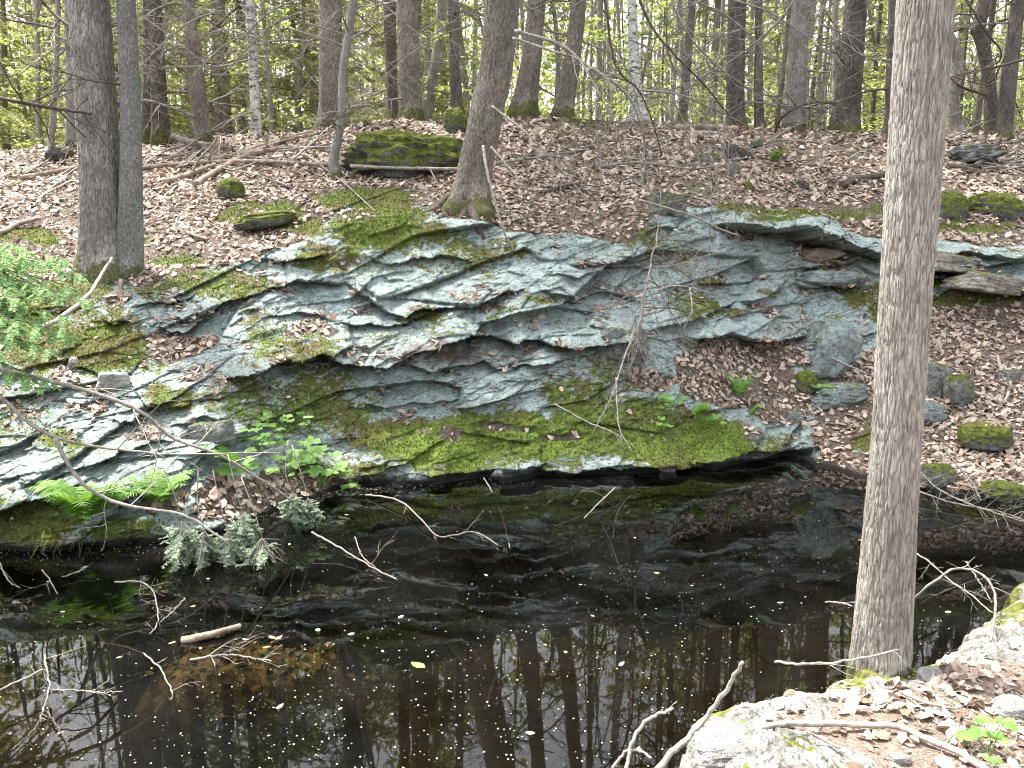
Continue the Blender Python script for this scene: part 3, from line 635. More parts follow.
def tree(name, base, top, wb, wt, bark, label, cat='tree', mid=None, k=14, nb=6, flare=.5, roots=0, crown=None, sink=.12, Y=None, H=17., amp=0., n=50, blen=(.8, 2.2), bz=(.8, 4.5), group=None, seed=None, frq=1., plates=None):
    """base, top: where the foot stands and where the stem crosses higher up, as directions; wb, wt the widths seen there"""
    seed = seed if seed is not None else int(base[0] * 7 + base[1])
    r_ = np.random.default_rng(seed + 1)
    Y = Y or bank_Y(*base); p0 = at(*base, Y); L = [p0]; W = [wb / ppm(np.linalg.norm(p0 - [0, 0, EYE]) * .985) / 2]
    for q in (mid or []): L.append(at(q[0], q[1], Y)); W.append(q[2] / ppm(Y) / 2 * .95)
    pt = at(*top, Y); L.append(pt); W.append(wt / ppm(Y) / 2 * .95)
    d = unit(pt - L[-2]); d[2] = max(d[2], .2); d = unit(d * .6 + np.array([0, 0, .4]))
    rem = max(1., H - (pt[2] - p0[2])); L += [pt + d * rem * .5, pt + d * rem]; W += [W[-1] * .7, W[-1] * .28]
    o = root(name, p0, label, cat, group); L = [q - p0 for q in L]; L.insert(0, L[0] - np.array([0, 0, sink + .25])); W.insert(0, W[0])
    L = np.array(L); W = np.array(W)
    # equal-length resample so the rings are even
    cum = np.concatenate([[0], np.cumsum(np.linalg.norm(np.diff(L, axis=0), axis=1))]); dens = np.unique(np.concatenate([np.linspace(0, min(cum[-1], 5.5), int(n * .8)), np.linspace(min(cum[-1], 5.5), cum[-1], int(n * .2) + 2)]))
    sp = smooth_path(L, 400); cs = np.concatenate([[0], np.cumsum(np.linalg.norm(np.diff(sp, axis=0), axis=1))])
    pts_ = np.stack([np.interp(dens, cs, sp[:, a]) for a in range(3)], -1); rad = np.interp(dens, cum, W)
    tr = trunk_mesh_raw(pts_, rad, k, bark, flare, roots, seed, amp, o, frq, z0=sink + .25, plates=plates)
    for q in range(nb):
        h = bz[0] + (bz[1] - bz[0]) * (q + r_.random()) / max(1, nb); c = np.array([np.interp(h, L[:, 2], L[:, a]) for a in range(3)])
        put_branch(o, c, r_.random() * 6.283, blen[0] + (blen[1] - blen[0]) * r_.random(), int(r_.integers(0, 10)), -.1 + .35 * r_.random(), 1., r_.random() * 6)
    if crown is not None:
        for me in (CROWN[crown % 3], LIMBS[crown % 3]):
            c = obj(me.name.split('.')[0], me, o); tip = L[-1]; c.location = (tip[0] * .8, tip[1] * .8, tip[2] - 17.5); c.rotation_euler.z = r_.random() * 6.28; c.scale = (1, 1, 1)
    return o
def trunk_mesh_raw(P, rad, k, mat, flare, roots, seed, amp, parent, frq, z0=0., plates=None):
    r_ = np.random.default_rng(seed); z = P[:, 2]; n = len(P); th = np.arange(k) / k * 2 * math.pi - math.pi / 2
    T = unit(np.gradient(P, axis=0)); A = unit(np.cross(T, np.array([0, 1., 0]))); B = np.cross(T, A); lob = np.zeros((n, k)); a0 = r_.random() * 6.28
    for q in range(roots):
        a = a0 + q * 2 * math.pi / max(1, roots) + r_.normal() * .3; w_ = .3 + .15 * r_.random(); dd = np.angle(np.exp(1j * (th - a)))
        lob += np.exp(-(dd / w_) ** 2)[None] * (flare * (1 + .4 * r_.normal()) * np.exp(-np.maximum(z, -.05) / (.14 + .14 * r_.random())))[:, None]
    fl = (flare * .4 * np.exp(-np.maximum(z, -.1) / .28))[:, None]; ct, sn, zz = np.cos(th)[None], np.sin(th)[None], z[:, None]
    o = 0 * zz
    nz_ = .09 * (fbm(ct * 1.3 + 9 * (seed % 97) + o, sn * 1.3 + o, zz * .9 + o * ct, s=seed) - .5)
    bk = amp * (fbm(ct * 9 * frq + 50 + o, sn * 9 * frq + 50 + o, zz * 3.2 * frq + 0 * ct, s=seed + 5, o=4) - .5) * 2 if amp else 0
    rr = rad[:, None] * (1 + lob + fl + nz_ + bk); at_ = {}
    if plates:                                          # scaly plates parted by furrows
        cw, ch, pa = plates; u = (th[None] + math.pi / 2) * np.median(rad) / cw + o; v = zz / ch + o * th[None] + 100
        wob = fbm(u * .9 + 40, v * .9 + 40, s=seed + 8, o=3) - .5; d1, d2, _, _, r1, _, _ = worley(u + 1.9 * wob, v + 1.6 * (fbm(u * .8, v * .8 + 70, s=seed + 9, o=3) - .5), seed + 7)
        e_ = d2 - d1; fine = fbm(u * 3.1, v * 2.3, s=seed + 10, o=4) - .5
        rr = rr + pa * (sstep(0, .34, e_) - .5 + .55 * (r1 - .5) + 1.3 * fine)
        at_['furrow'] = ((1 - sstep(0, .22, e_)) * .8 + .6 * sstep(.06, .22, -fine)).clip(0, 1).ravel()
    V = P[:, None] + rr[..., None] * (ct[..., None] * A[:, None] + sn[..., None] * B[:, None])
    ii, jj = np.meshgrid(np.arange(n - 1), np.arange(k), indexing='ij'); j2 = (jj + 1) % k
    if at_: return build('trunk', V.reshape(-1, 3), np.stack([ii * k + jj, ii * k + j2, (ii + 1) * k + j2, (ii + 1) * k + jj], -1).reshape(-1, 4), mat, parent, attrs=at_)
    return build('trunk', V.reshape(-1, 3), np.stack([ii * k + jj, ii * k + j2, (ii + 1) * k + j2, (ii + 1) * k + jj], -1).reshape(-1, 4), mat, parent)

# --- the trees one can tell apart (foot, crossing of the upper picture edge, widths)
near_p = atz(880, 668, .33)
near = tree('pale_barked_tree', (880, 668), (926, 0), 46.5, 52.5, BARK['pale'], 'thick pale grey tree trunk standing on the near bank, in front of the pond', k=300, plates=(.016, .13, .0036), nb=0, flare=.10, roots=4, sink=.2, Y=float(near_p[1]), H=15, amp=.03, n=1100, crown=None, mid=[(896, 440, 48), (909, 240, 50)], frq=2.6)
tree('hemlock_tree', (107, 274), (89, 0), 42, 37, BARK['grey'], 'thick grey furrowed trunk on the bank, paired with a thin speckled trunk', k=150, plates=(.022, .11, .007), nb=2, flare=.32, roots=5, amp=.05, n=420, crown=None, mid=[(101, 180, 38)], bz=(2.2, 4.5))
tree('spruce_tree', (130, 277), (126, 0), 23, 17, BARK['ash'], 'thin speckled grey trunk right beside a thick furrowed trunk', k=90, plates=(.014, .022, .0035), nb=2, flare=.2, roots=4, amp=.04, n=420, crown=None, mid=[(131, 150, 20)], bz=(1.8, 4))
tree('leaning_hemlock', (470, 208), (503, 0), 33, 34, BARK['brown'], 'leaning grey-brown trunk with spreading roots on the ledge edge', k=150, plates=(.022, .075, .007), nb=1, flare=.85, roots=5, amp=.05, n=420, crown=0, mid=[(476, 165, 33), (488, 105, 33)], bz=(2.5, 3))
TR = [('spruce_tree', (161, 136), (154, 0), 14, 13, 'dark', 'straight brown trunk behind the paired trunks, mossy at its foot', 6),
      ('spruce_tree', (146, 134), (147, 0), 8, 8, 'dark', 'narrow trunk close beside the straight brown one behind the paired trunks', 4),
      ('spruce_tree', (204, 143), (188, 0), 14, 12, 'brown', 'brown trunk leaning towards the paired trunks, standing behind the brush pile end', 9),
      ('birch_tree', (257, 137), (250, 0), 9, 9, 'birch', 'slim birch trunk with patchy dark and white bark behind the brush pile', 6),
      ('hemlock_tree', (331, 130), (330, 0), 21, 22, 'brown', 'thick reddish brown trunk behind the crooked grey sapling', 8),
      ('hemlock_tree', (411, 116), (407, 0), 21, 20, 'brown', 'stout brown trunk with a mossy foot, its twin close behind', 7),
      ('hemlock_tree', (393, 114), (389, 0), 10, 13, 'dark', 'dark twin trunk half hidden behind the stout brown trunk', 3),
      ('spruce_tree', (457, 112), (453, 0), 11, 10, 'dark', 'straight thin trunk rising behind the mossy stump', 7),
      ('hemlock_tree', (524, 110), (537, 0), 21, 17, 'brown', 'brown leaning trunk just behind the big leaning hemlock', 5),
      ('hemlock_tree', (563, 116), (579, 0), 17, 15, 'brown', 'leaning brown trunk on the mossy crest, second behind the big leaning hemlock', 5),
      ('birch_tree', (638, 117), (632, 0), 13, 9, 'birch', 'white birch trunk standing alone on the bright crest', 3),
      ('maple_tree', (682, 121), (692, 0), 8, 8, 'dark', 'thin dark leaning trunk on the crest beside the white birch', 4),
      ('hemlock_tree', (735, 127), (737, 0), 16, 17, 'dark', 'straight dark reddish trunk with a mossy log at its foot', 4),
      ('maple_tree', (759, 131), (759, 0), 9, 7, 'dark', 'slender straight trunk between the dark reddish trunk and the broad trunks', 3),
      ('maple_sapling', (776, 132), (790, 0), 5, 4, 'dark', 'very thin dark sapling leaning beside the slender straight trunk', 3),
      ('maple_tree', (793, 131), (801, 0), 19, 17, 'grey', 'broad grey-brown trunk behind the thin dark sapling', 5),
      ('hemlock_tree', (845, 131), (856, 0), 23, 20, 'dark', 'broad dark trunk nearest the pale near trunk, on the crest', 6),
      ('maple_sapling', (889, 135), (893, 0), 8, 8, 'dark', 'slender dark trunk half hidden by the pale near trunk', 5),
      ('maple_tree', (957, 133), (944, 0), 12, 10, 'pole', 'crooked grey trunk seen just past the pale near trunk', 5),
      ('maple_tree', (992, 134), (984, 0), 12, 13, 'dark', 'twisted dark trunk with bare branches, beside its leaning neighbour', 7),
      ('maple_tree', (1003, 138), (1018, 0), 12, 13, 'dark', 'dark trunk leaning out of the frame beside the twisted trunk', 6),
      ('spruce_tree', (72, 146), (70, 0), 9, 10, 'ash', 'grey trunk mostly hidden behind the thick furrowed trunk', 5),
      ('spruce_tree', (51, 146), (58, 0), 5, 4, 'pole', 'very thin pale pole beyond the brushy slope at the picture edge', 5)]
for q, (nm, b, t, wb, wt, bk, lab, nb) in enumerate(TR):
    md = None
    if lab.startswith('twisted'): md = [(990, 90, 12), (984, 50, 12), (978, 25, 12)]
    if lab.startswith('crooked'): md = [(953, 100, 11), (958, 60, 11), (946, 30, 11)]
    tree(nm, b, t, wb, wt, BARK[bk], lab, k=16 if wb < 14 else 60, plates=(.03, .10, .008) if wb >= 14 else None, nb=nb, flare=.35 if wb > 12 else .2, roots=4, amp=.05 if wb > 14 else .03, n=60 if wb < 14 else 180, crown=q if q in (2, 5, 6, 7, 14, 16, 19) and nm != 'maple_sapling' else None, mid=md, bz=(.3, 3.4), blen=(.9, 2.6), Y=bank_Y(*b) + (.5 if b[1] < 135 else 0) + (1.2 if 'twin trunk half' in lab else 0))
o = tree('crooked_sapling', (338, 178), (353, 0), 9, 8, BARK['ash'], 'crooked lichen-grey sapling standing before the mossy boulder', k=16, nb=5, flare=.6, roots=3, amp=.06, n=70, mid=[(334, 160, 9), (341, 120, 8), (343, 70, 8)], H=7, bz=(.3, 2.6), blen=(.7, 1.6))

# --- trees beyond the crest
def leafy(name, trunkH, r0, mat_t, parts, seed, lean=.03):
    """prototype: returns list of (part name, mesh)"""
    r_ = np.random.default_rng(seed); P = smooth_path(np.array([(0, 0, -.3), (r_.normal() * lean, r_.normal() * lean, trunkH * .3), (r_.normal() * lean * 2.5, r_.normal() * lean * 2.5, trunkH * .65), (r_.normal() * lean * 3, r_.normal() * lean * 3, trunkH)]), 16)
    mb = MB(); mb.tube(P, np.linspace(r0 * 1.1, r0 * .3, 16), 9, cap=False)
    return mb, P, r_
PROTO = {}
def proto_pole(seed):
    mb, P, r_ = leafy('pole', 17, .068, None, None, seed, .16)
    t = mb.build('trunk', BARK['pole'] if seed % 5 else BARK['dark'], link=False)
    V, F, c = crown_mesh(seed, 9, 17.5, 1.9, 16, 70, .17, M_crown); return [('trunk', t), ('crown', build('crown', V, F, M_crown, link=False))]
def proto_beech(seed, H):
    mb, P, r_ = leafy('beech', H, .012 * H + .01, None, None, seed, .12); LV, LF, n = [], [], 0
    m2 = MB()
    for q in range(int(9 * H)):
        f = .12 + .86 * r_.random(); p = np.array([np.interp(f, np.linspace(0, 1, 16), P[:, a]) for a in range(3)]); a = r_.random() * 6.28; L = (.35 + .22 * H * (1 - f * .75)) * (.5 + .7 * r_.random())
        d = np.array([math.cos(a), math.sin(a), .25]); BP = np.array(branch_tubes(m2, p, d, L, .006, r_, 1, -.1, .12, 0, .5, 7))
        m = int(16 * L + 8); i_ = r_.random(m) ** .7 * 5.99; ii = i_.astype(int); bp = BP[ii] + (BP[ii + 1] - BP[ii]) * (i_ - ii)[:, None]
        bp = bp + r_.normal(size=bp.shape) * np.array([.13, .13, .035]) * (.5 + .3 * L)
        V, F = leaf_mesh(bp, np.array([0, 0, 1.]) + 0 * bp, .085 + .06 * r_.random(m), r_, .25, .6, .3); LV.append(V); LF.append(F + n); n += len(V)
    t = mb.build('trunk', BARK['pole'], link=False); b = m2.build('twigs', M_twigd, link=False)
    return [('trunk', t), ('twigs', b), ('crown', build('crown', np.concatenate(LV), np.concatenate(LF), M_beech, link=False))]
def needle_spray(P, r_, nl, w_, per, lists, droop=.0):
    """flat needles both sides of a twig path P"""
    n = len(P) * per; i_ = r_.random(n) * (len(P) - 1.01); ii = i_.astype(int); b = P[ii] + (P[ii + 1] - P[ii]) * (i_ - ii)[:, None]; T = unit(P[ii + 1] - P[ii])
    sd = np.where(r_.random(n) < .5, 1, -1)[:, None]; side = unit(np.cross(T, np.array([0, 0, 1.]))) * sd
    D = unit(side + T * .45 + r_.normal(size=(n, 3)) * .18 + np.array([0, 0, -droop])); N = np.cross(D, T) * sd + r_.normal(size=(n, 3)) * .25; N = unit(N); Wd = np.cross(D, N) * w_ * .5
    L = nl * (.6 + .6 * r_.random((n, 1)))
    V = np.stack([b - Wd * .6, b + Wd * .6, b + D * L * .7 + Wd, b + D * L, b + D * L * .7 - Wd], 1).reshape(-1, 3); o = (np.arange(n) * 5)[:, None]
    k = sum(len(v) for v in lists[0]); lists[0].append(V); lists[1].append(o + np.array([0, 1, 2, 4]) + k); lists[2].append(o + np.array([4, 2, 3]) + k)
def proto_hemlock(seed, H):
    mb, P, r_ = leafy('hemlock', H, .016 * H, None, None, seed, .08); LL = ([], [], []); m2 = MB()
    for q in range(int(7 * H)):
        f = .05 + .93 * (q + r_.random()) / (7 * H); p = np.array([np.interp(f, np.linspace(0, 1, 16), P[:, a]) for a in range(3)]); a = r_.random() * 6.28; L = (.5 + .30 * H * (1 - f)) * (.6 + .5 * r_.random()); L = min(L, 3.2)
        BP = np.array(branch_tubes(m2, p, (math.cos(a), math.sin(a), .15), L, .010, r_, 1, -.28, .07, 0, .5, 8))
        for s in range(int(5 + 6 * L)):
            g = .12 + .86 * r_.random(); ix = g * 6.99; ii = int(ix); b = BP[ii] + (BP[ii + 1] - BP[ii]) * (ix - ii); T = unit(BP[ii + 1] - BP[ii]); sd = 1 if s % 2 else -1
            D = unit(unit(np.cross(T, [0, 0, 1.])) * sd * (.8 + .3 * r_.random()) + T * .75 + np.array([0, 0, -.22])); l = (.22 + .3 * L * (1 - g) + .1 * r_.random())
            TP = b + D * (np.linspace(0, 1, 5) * l)[:, None] + np.array([0, 0, -.22 * l]) * (np.linspace(0, 1, 5) ** 2)[:, None]
            needle_spray(TP, r_, .085, .026, int(5 + 8 * l), LL, .3)
    t = mb.build('trunk', BARK['brown'], link=False); b = m2.build('boughs', M_twigd, link=False)
    return [('trunk', t), ('boughs', b), ('crown', build('crown', np.concatenate(LL[0]), [np.concatenate(LL[1]), np.concatenate(LL[2])], M_heml, link=False))]
POLES = [proto_pole(301 + k) for k in range(5)]
BEECH = [proto_beech(321 + k, H) for k, H in enumerate((3.2, 4.5, 6.0, 7.5))]
HEML = [proto_hemlock(341 + k, H) for k, H in enumerate((5.0, 8.0, 11.0))]
def plant(name, proto, x, y, z, sc, rz, label, cat, group, tilt=0.):
    o = root(name, (x, y, z), label, cat, group, rz); o.rotation_euler.x = tilt; o.scale = (sc, sc, sc)
    for pn, me in proto: obj(pn, me, o)
    return o
def spread(n, y0, y1, rng, gap, ang=(-.80, .80), dens=1.):
    out = []
    while len(out) < n:
        y = math.sqrt(y0 * y0 + (y1 * y1 - y0 * y0) * rng.random()) if dens == 1 else y0 + (y1 - y0) * rng.random(); x = y * (ang[0] + (ang[1] - ang[0]) * rng.random())
        if all((x - a) ** 2 + (y - b) ** 2 > gap * gap for a, b in out[-400:]): out.append((x, y))
    return out
r_ = np.random.default_rng(41)
for q, (x, y) in enumerate(spread(150, 20, 62, r_, .9, dens=0)):
    tr_ = plant('forest_tree', POLES[q % 5], x, y, ground_z(x, y) - .1, .75 + .8 * r_.random(), r_.random() * 6.28, 'slim straight forest tree standing in the bright wood beyond the crest', 'tree', 'slim trees of the wood beyond the crest', .03 * r_.normal())
    gap = -.72 < x / y < -.44 or -.02 < x / y < .17
    if gap and y < 48: bpy.data.objects.remove([c_ for c_ in tr_.children if c_.name.startswith('crown')][0])
    if y < 42:
        for k in range(5): put_branch(tr_, (0, 0, 1.5 + 1.4 * k + r_.random()), r_.random() * 6.28, 1 + 1.6 * r_.random(), k + q, -.1 + .3 * r_.random(), 1.2)
for q, (x, y) in enumerate(spread(110, 17, 52, r_, 1.6, dens=0)):
    plant('beech_sapling', BEECH[q % 4], x, y, ground_z(x, y), .8 + .6 * r_.random(), r_.random() * 6.28, 'bright green leafy beech sapling under the trees beyond the crest', 'sapling', 'leafy saplings beyond the crest', .05 * r_.normal())
for q, (x, y) in enumerate(spread(24, 19, 38, r_, 1.8, (-.85, -.12), 0) + spread(5, 26, 45, r_, 3, (-.1, .6), 0)):
    plant('young_hemlock', HEML[q % 3], x, y, ground_z(x, y), .8 + .5 * r_.random(), r_.random() * 6.28, 'feathery green hemlock with drooping boughs beyond the crest', 'hemlock', 'young hemlocks beyond the crest')
# the far wood: one mass of leaves and stems
V, F, c = [], [], None
n = 135000; y = 44 + 55 * r_.random(n); x = y * (-.95 + 1.9 * r_.random(n)); cl = vnoise(x * .22, y * .22, s=7)
z = np.interp(y, [15, 23, 37, 65, 125], [4.8, 4.95, 5.45, 6.9, 10.5]) + 23 * r_.random(n) ** 1.15; ok = (vnoise(x * .35, y * .35, z * .45, s=8) >.36) & ((z < 24) | (r_.random(n) < .5))
P = np.stack([x, y, z], -1)[ok]; V, F = leaf_mesh(P, np.array([0, 0, 1.]) + r_.normal(size=P.shape), .28 + .3 * r_.random(len(P)), r_, .3, .6)
tag(build('far_woods', V, F, M_crown), kind='stuff')
mb = MB()
for x, y in spread(300, 48, 105, r_, .6, (-.9, .9), 0):
    z = ground_z(x, y); l = r_.normal() * .5; mb.tube([(x, y, z - .3), (x + l * .4, y, z + 7), (x + l, y, z + 19)], [.17, .13, .05], 5, cap=False)
tag(mb.build('far_woods', BARK['pole']), kind='stuff')
# ------------------------------------------------------------------ leaf litter, twigs and moss
M_litter = mat_leaf('fallen_beech_leaves', ((0, (.13, .09, .062)), (.12, (.25, .178, .127)), (.32, (.43, .325, .255)), (.65, (.56, .45, .37)), (.9, (.67, .575, .49)), (1, (.50, .29, .16))), .12, (1, .9, .8), .35, True)
r_ = np.random.default_rng(51)
litc = A_lit[:-1, :-1]; Yc = GA[:-1, :-1, 1]; pxc = A_PX[:-1, :-1]; pyc = A_PY[:-1, :-1]
inview = ((pxc > -320) & (pxc < 1330)).astype(float)
patch = .42 + .58 * sstep(.36, .52, fbm(GA[:-1, :-1, 0] * .9, GA[:-1, :-1, 1] * .9, s=131))
mossl = A_moss[:-1, :-1] * (pyc > 95)
wgt = np.where(litc > .45, 1., .016 * (1 - A_wet[:-1, :-1]) * (cell_n[..., 2] > .5)) * inview * patch * np.clip((9. / np.maximum(Yc, 1)) ** 1.3, 0, 1.3) * (Yc < 24) * (GA[:-1, :-1, 2] > .02) * (1 - .85 * np.clip(mossl * 1.4 - .2, 0, 1))
P, N, a_, b_ = scatter(wgt, 175000, r_)
sz = (.022 + .105 * r_.random(len(P)) ** 1.7) * np.clip(P[:, 1] / 11, .85, 1.5)
V, F = leaf_mesh(P + N * (.006 + .02 * r_.random((len(P), 1))), N, sz, r_, .38, .58, .30)
tag(build('leaf_litter', V, F, M_litter), kind='stuff')
w2 = nlit[:-1, :-1] * (sdist[:-1, :-1] > .03) * (bx_[:-1, :-1] > .1) * (by_[:-1, :-1] > 1.3) * (bx_[:-1, :-1] < 4.3) * (by_[:-1, :-1] < 4.5) + .05 * (sdist[:-1, :-1] > .02) * (bx_[:-1, :-1] > .3) * (by_[:-1, :-1] > 1.6)
w2 = w2 * (.3 + .7 * sstep(.4, .6, fbm(bx_[:-1, :-1] * 2.4, by_[:-1, :-1] * 2.4, s=132)))
def scat_near(n, rng):
    w_ = (np.maximum(w2, 0) * narea).ravel(); c = rng.choice(w_.size, n, p=w_ / w_.sum()); a, b = np.unravel_index(c, narea.shape); u, v = rng.random((2, n, 1))
    return (NG[a, b] * (1 - u) + NG[a + 1, b] * u) * (1 - v) + (NG[a, b + 1] * (1 - u) + NG[a + 1, b + 1] * u) * v, ncell[a, b]
P, N = scat_near(11000, r_); N[N[:, 2] < 0] *= -1
V, F = leaf_mesh(P + N * (.004 + .012 * r_.random((len(P), 1))), N, .014 + .062 * r_.random(len(P)) ** 1.7, r_, .4, .6, .32)
tag(build('leaf_litter', V, F, M_litter), kind='stuff')
def twigs(P, N, L, r0, rng):
    mb = MB()
    for p, n_, l in zip(P, N, L):
        d = rng.normal(size=3); d = unit(d - n_ * (d @ n_)); s = np.cross(n_, d); b = rng.normal() * .12
        mb.tube([p - d * l / 2, p + s * l * b + n_ * .01, p + d * l / 2 + n_ * .02 * rng.random()], [r0, r0 * .9, r0 * .5], 3, cap=False)
    return mb
P, N, a_, b_ = scatter(wgt * (litc > .3), 3800, r_)
tag(twigs(P + N * .025, N, .12 + .5 * r_.random(len(P)) ** 2, .0042, r_).build('twig_litter', M_twig), kind='stuff')
P, N = scat_near(4200, r_); N[N[:, 2] < 0] *= -1
tag(twigs(P + N * .012, N, .02 + .14 * r_.random(len(P)) ** 2.2, .0011, r_).build('twig_litter', M_twig), kind='stuff')
M_moss = mat_leaf('moss_tufts', ((0, (.045, .06, .013)), (.4, (.10, .14, .024)), (.75, (.175, .245, .04)), (1, (.24, .26, .06))), .2, (1.3, 1.3, .7), .1)
mw = np.clip(A_moss[:-1, :-1] - .42, 0, 1) * (litc < .6) * inview * (pyc > 95) * (GA[:-1, :-1, 2] > .03)
P, N, a_, b_ = scatter(mw, 60000, r_); U = unit(N + np.array([0, 0, .8]) + .5 * r_.normal(size=P.shape)); l = (.010 + .018 * r_.random((len(P), 1))); sd = unit(np.cross(U, r_.normal(size=P.shape))) * l * .32
V = np.stack([P - sd, P + sd, P + U * l], 1).reshape(-1, 3)
tag(build('moss_tufts', V, (np.arange(len(P)) * 3)[:, None] + np.arange(3), M_moss), kind='stuff')

# ------------------------------------------------------------------ stones
import bmesh
bm = bmesh.new(); bmesh.ops.create_icosphere(bm, subdivisions=5, radius=1); SPH = np.array([v.co[:] for v in bm.verts]); SPHF = np.array([[v.index for v in f.verts] for f in bm.faces]); bm.free()
M_st = dict(moss=mat_stone('mossy_stone', (.06, .065, .06), (.26, .28, .26), 1.0), some=mat_stone('stone_with_moss_cap', (.08, .08, .072), (.31, .325, .30), .66), pale=mat_stone('pale_quartz_stone', (.36, .35, .33), (.62, .605, .575), 0),
            grey=mat_stone('lichen_grey_stone', (.085, .085, .078), (.31, .33, .315), .36), blue=mat_stone('blue_grey_slab', (.14, .16, .157), (.38, .455, .45), .28), dark=mat_stone('dark_wet_stone', (.03, .03, .028), (.13, .13, .12), .25, 0, .2), sand=mat_stone('tan_grey_slab', (.15, .13, .105), (.42, .39, .33), .3), tan=mat_stone('rusty_tan_slab', (.22, .13, .06), (.42, .36, .27), 0, 0, .3))
def stone(name, p, size, mat, label, seed, rot=(0, 0, 0), block=.55, group=None, rough=.35, cat='stone', sub=.0):
    rg = np.random.default_rng(seed * 7 + 1); pn = unit(rg.normal(size=(15, 3))); pn = np.concatenate([pn, [[0, 0, 1], [.1, 0, -1], [1, .1, 0], [-1, 0, .1], [0, -1, .15], [0, 1, 0]]]); pd = np.concatenate([.72 + .28 * rg.random(15), .66 + .25 * rg.random(6)])
    dt = SPH @ unit(pn).T; rr_ = np.where(dt > .05, pd / np.maximum(dt, .05), 9.); rad_ = -np.log(np.exp(-22 * rr_).sum(1)) / 22
    v = SPH * rad_[:, None] * .98
    if block >= .6: v = .16 * v + .80 * np.sign(SPH) * np.abs(SPH) ** .92
    d1, d2, bx, by, r1, r2, r3 = worley(v[:, 0] * 1.7 + seed, v[:, 2] * 2.3 + v[:, 1] * 1.3, seed)
    v = v + .10 * rough * unit(SPH) * (fbm(v[:, 0] * 9 + seed, v[:, 1] * 9, v[:, 2] * 9, s=seed + 5, o=4) - .5)[:, None]; k = 1 + rough * (fbm(v[:, 0] * 1.4 + seed, v[:, 1] * 1.4, v[:, 2] * 1.4, s=seed, o=3) - .5) * .9 + rough * .25 * (r1 - .5) + rough * .5 * (fbm(v[:, 0] * 5, v[:, 1] * 5 + seed, v[:, 2] * 9, s=seed + 1, o=4) - .5)
    lay = fbm(v[:, 2] * 5 + .4 * v[:, 0], v[:, 1] * .5, s=seed + 3, o=2); k = k + rough * .22 * (lay - .5)
    M = Matrix.Rotation(rot[2], 3, 'Z') @ Matrix.Rotation(rot[1], 3, 'Y') @ Matrix.Rotation(rot[0], 3, 'X')
    V = (v * k[:, None] * np.asarray(size) / 2) @ np.array(M).T
    o = build(name, V, SPHF, mat); o.location = [float(c) for c in p]; return tag(o, label, cat, group)
def bstone(name, px, py, w, h, mat, label, seed, depth=.8, rot=(0, 0, 0), block=.55, rough=.35, cat='stone', group=None, dY=0., up=.0):
    """a stone half sunk in the bank; w, h its size as seen"""
    Y = bank_Y(px, py + h * .4) + dY; s = ppm(Y); p = at(px, py, Y); p[2] += up - .16 * h / s
    return stone(name, p, (w / s, w / s * depth, h / s * 1.08), M_st[mat], label, seed, rot, block, group, rough, cat)
bstone('mossy_boulder', 406, 152, 120, 46, 'moss', 'long flat mossy boulder behind the big leaning trunk', 3, .7, (.0, .05, .1), .7, .75, 'boulder')
bstone('mossy_stump', 456, 119, 25, 30, 'moss', 'small dark mossy stump at the foot of a thin trunk', 4, .9, block=.7, rough=.5, cat='stump')
bstone('mossy_stone', 231, 187, 29, 22, 'moss', 'small bright green mossy stone just before the brush pile', 5, .9, block=.75)
bstone('mossy_stone', 265, 219, 66, 18, 'moss', 'low moss-covered stone patch on the litter above the ledge', 6, .8, (0, -.15, 0), .7)
bstone('stone', 60, 152, 26, 22, 'dark', 'dark hollow stone with a mossy top near the brush at the picture edge', 7, .9)
bstone('white_stone', 114, 381, 40, 23, 'pale', 'angular white stone lying on the mossy ledge', 8, .7, (.1, .0, .2), .5, .3, up=.03)
bstone('white_stone', 74, 362, 11, 15, 'pale', 'small upright white stone beside the hemlock bough', 9, .7, (0, .1, 0), .6)
bstone('stone', 709, 158, 26, 13, 'some', 'flat grey stone with moss on the litter, beside a dark slab', 10, .8)
bstone('rock_slab', 737, 152, 34, 14, 'dark', 'dark lichen-edged slab tilted on the litter slope', 11, .7, (0, .35, .1), .5)
bstone('stone', 734, 168, 16, 18, 'grey', 'knobbly grey stone below the dark slab', 12, .8)
bstone('mossy_stone', 744, 185, 20, 12, 'moss', 'small mossy stone above the overhanging rock', 13, .9)
bstone('stone', 802, 185, 18, 13, 'dark', 'small dark stone among leaves above the overhang', 14, .9)
bstone('stone', 757, 143, 14, 9, 'some', 'little dark stone at the foot of the slender trunk', 15, .9)
bstone('mossy_rock', 668, 200, 46, 30, 'some', 'mossy grey outcrop on the litter between the leaning trunk and the overhang', 16, .7, (0, .15, 0), .55, .45)
bstone('mossy_rock', 951, 203, 34, 36, 'moss', 'squat block of dark moss just past the pale near trunk', 17, .8, block=.65)
bstone('mossy_rock', 995, 203, 62, 28, 'moss', 'long moss-covered rock at the picture edge above the leafy slope', 18, .7, (0, .12, 0), .6)
bstone('stone', 972, 152, 60, 20, 'grey', 'heap of lichen-grey stone before the twisted dark trunk', 19, .8, (0, -.1, 0), .5, .7)
bstone('stone', 988, 207, 12, 8, 'pale', 'small pale stone lying among moss at the picture edge', 20, .8, dY=-.3)
bstone('rock', 938, 374, 30, 42, 'grey', 'tall speckled grey rock behind the pale near trunk', 21, .8, (0, .1, .2), .5, .4, 'rock')
bstone('rock', 960, 386, 30, 38, 'some', 'rounded grey rock with moss, leaning on the speckled one', 22, .8, (0, -.2, 0), .6, .4, 'rock')
bstone('mossy_rock', 986, 433, 54, 30, 'moss', 'low mossy rock on the leafy slope', 23, .8, (0, .1, 0), .65)
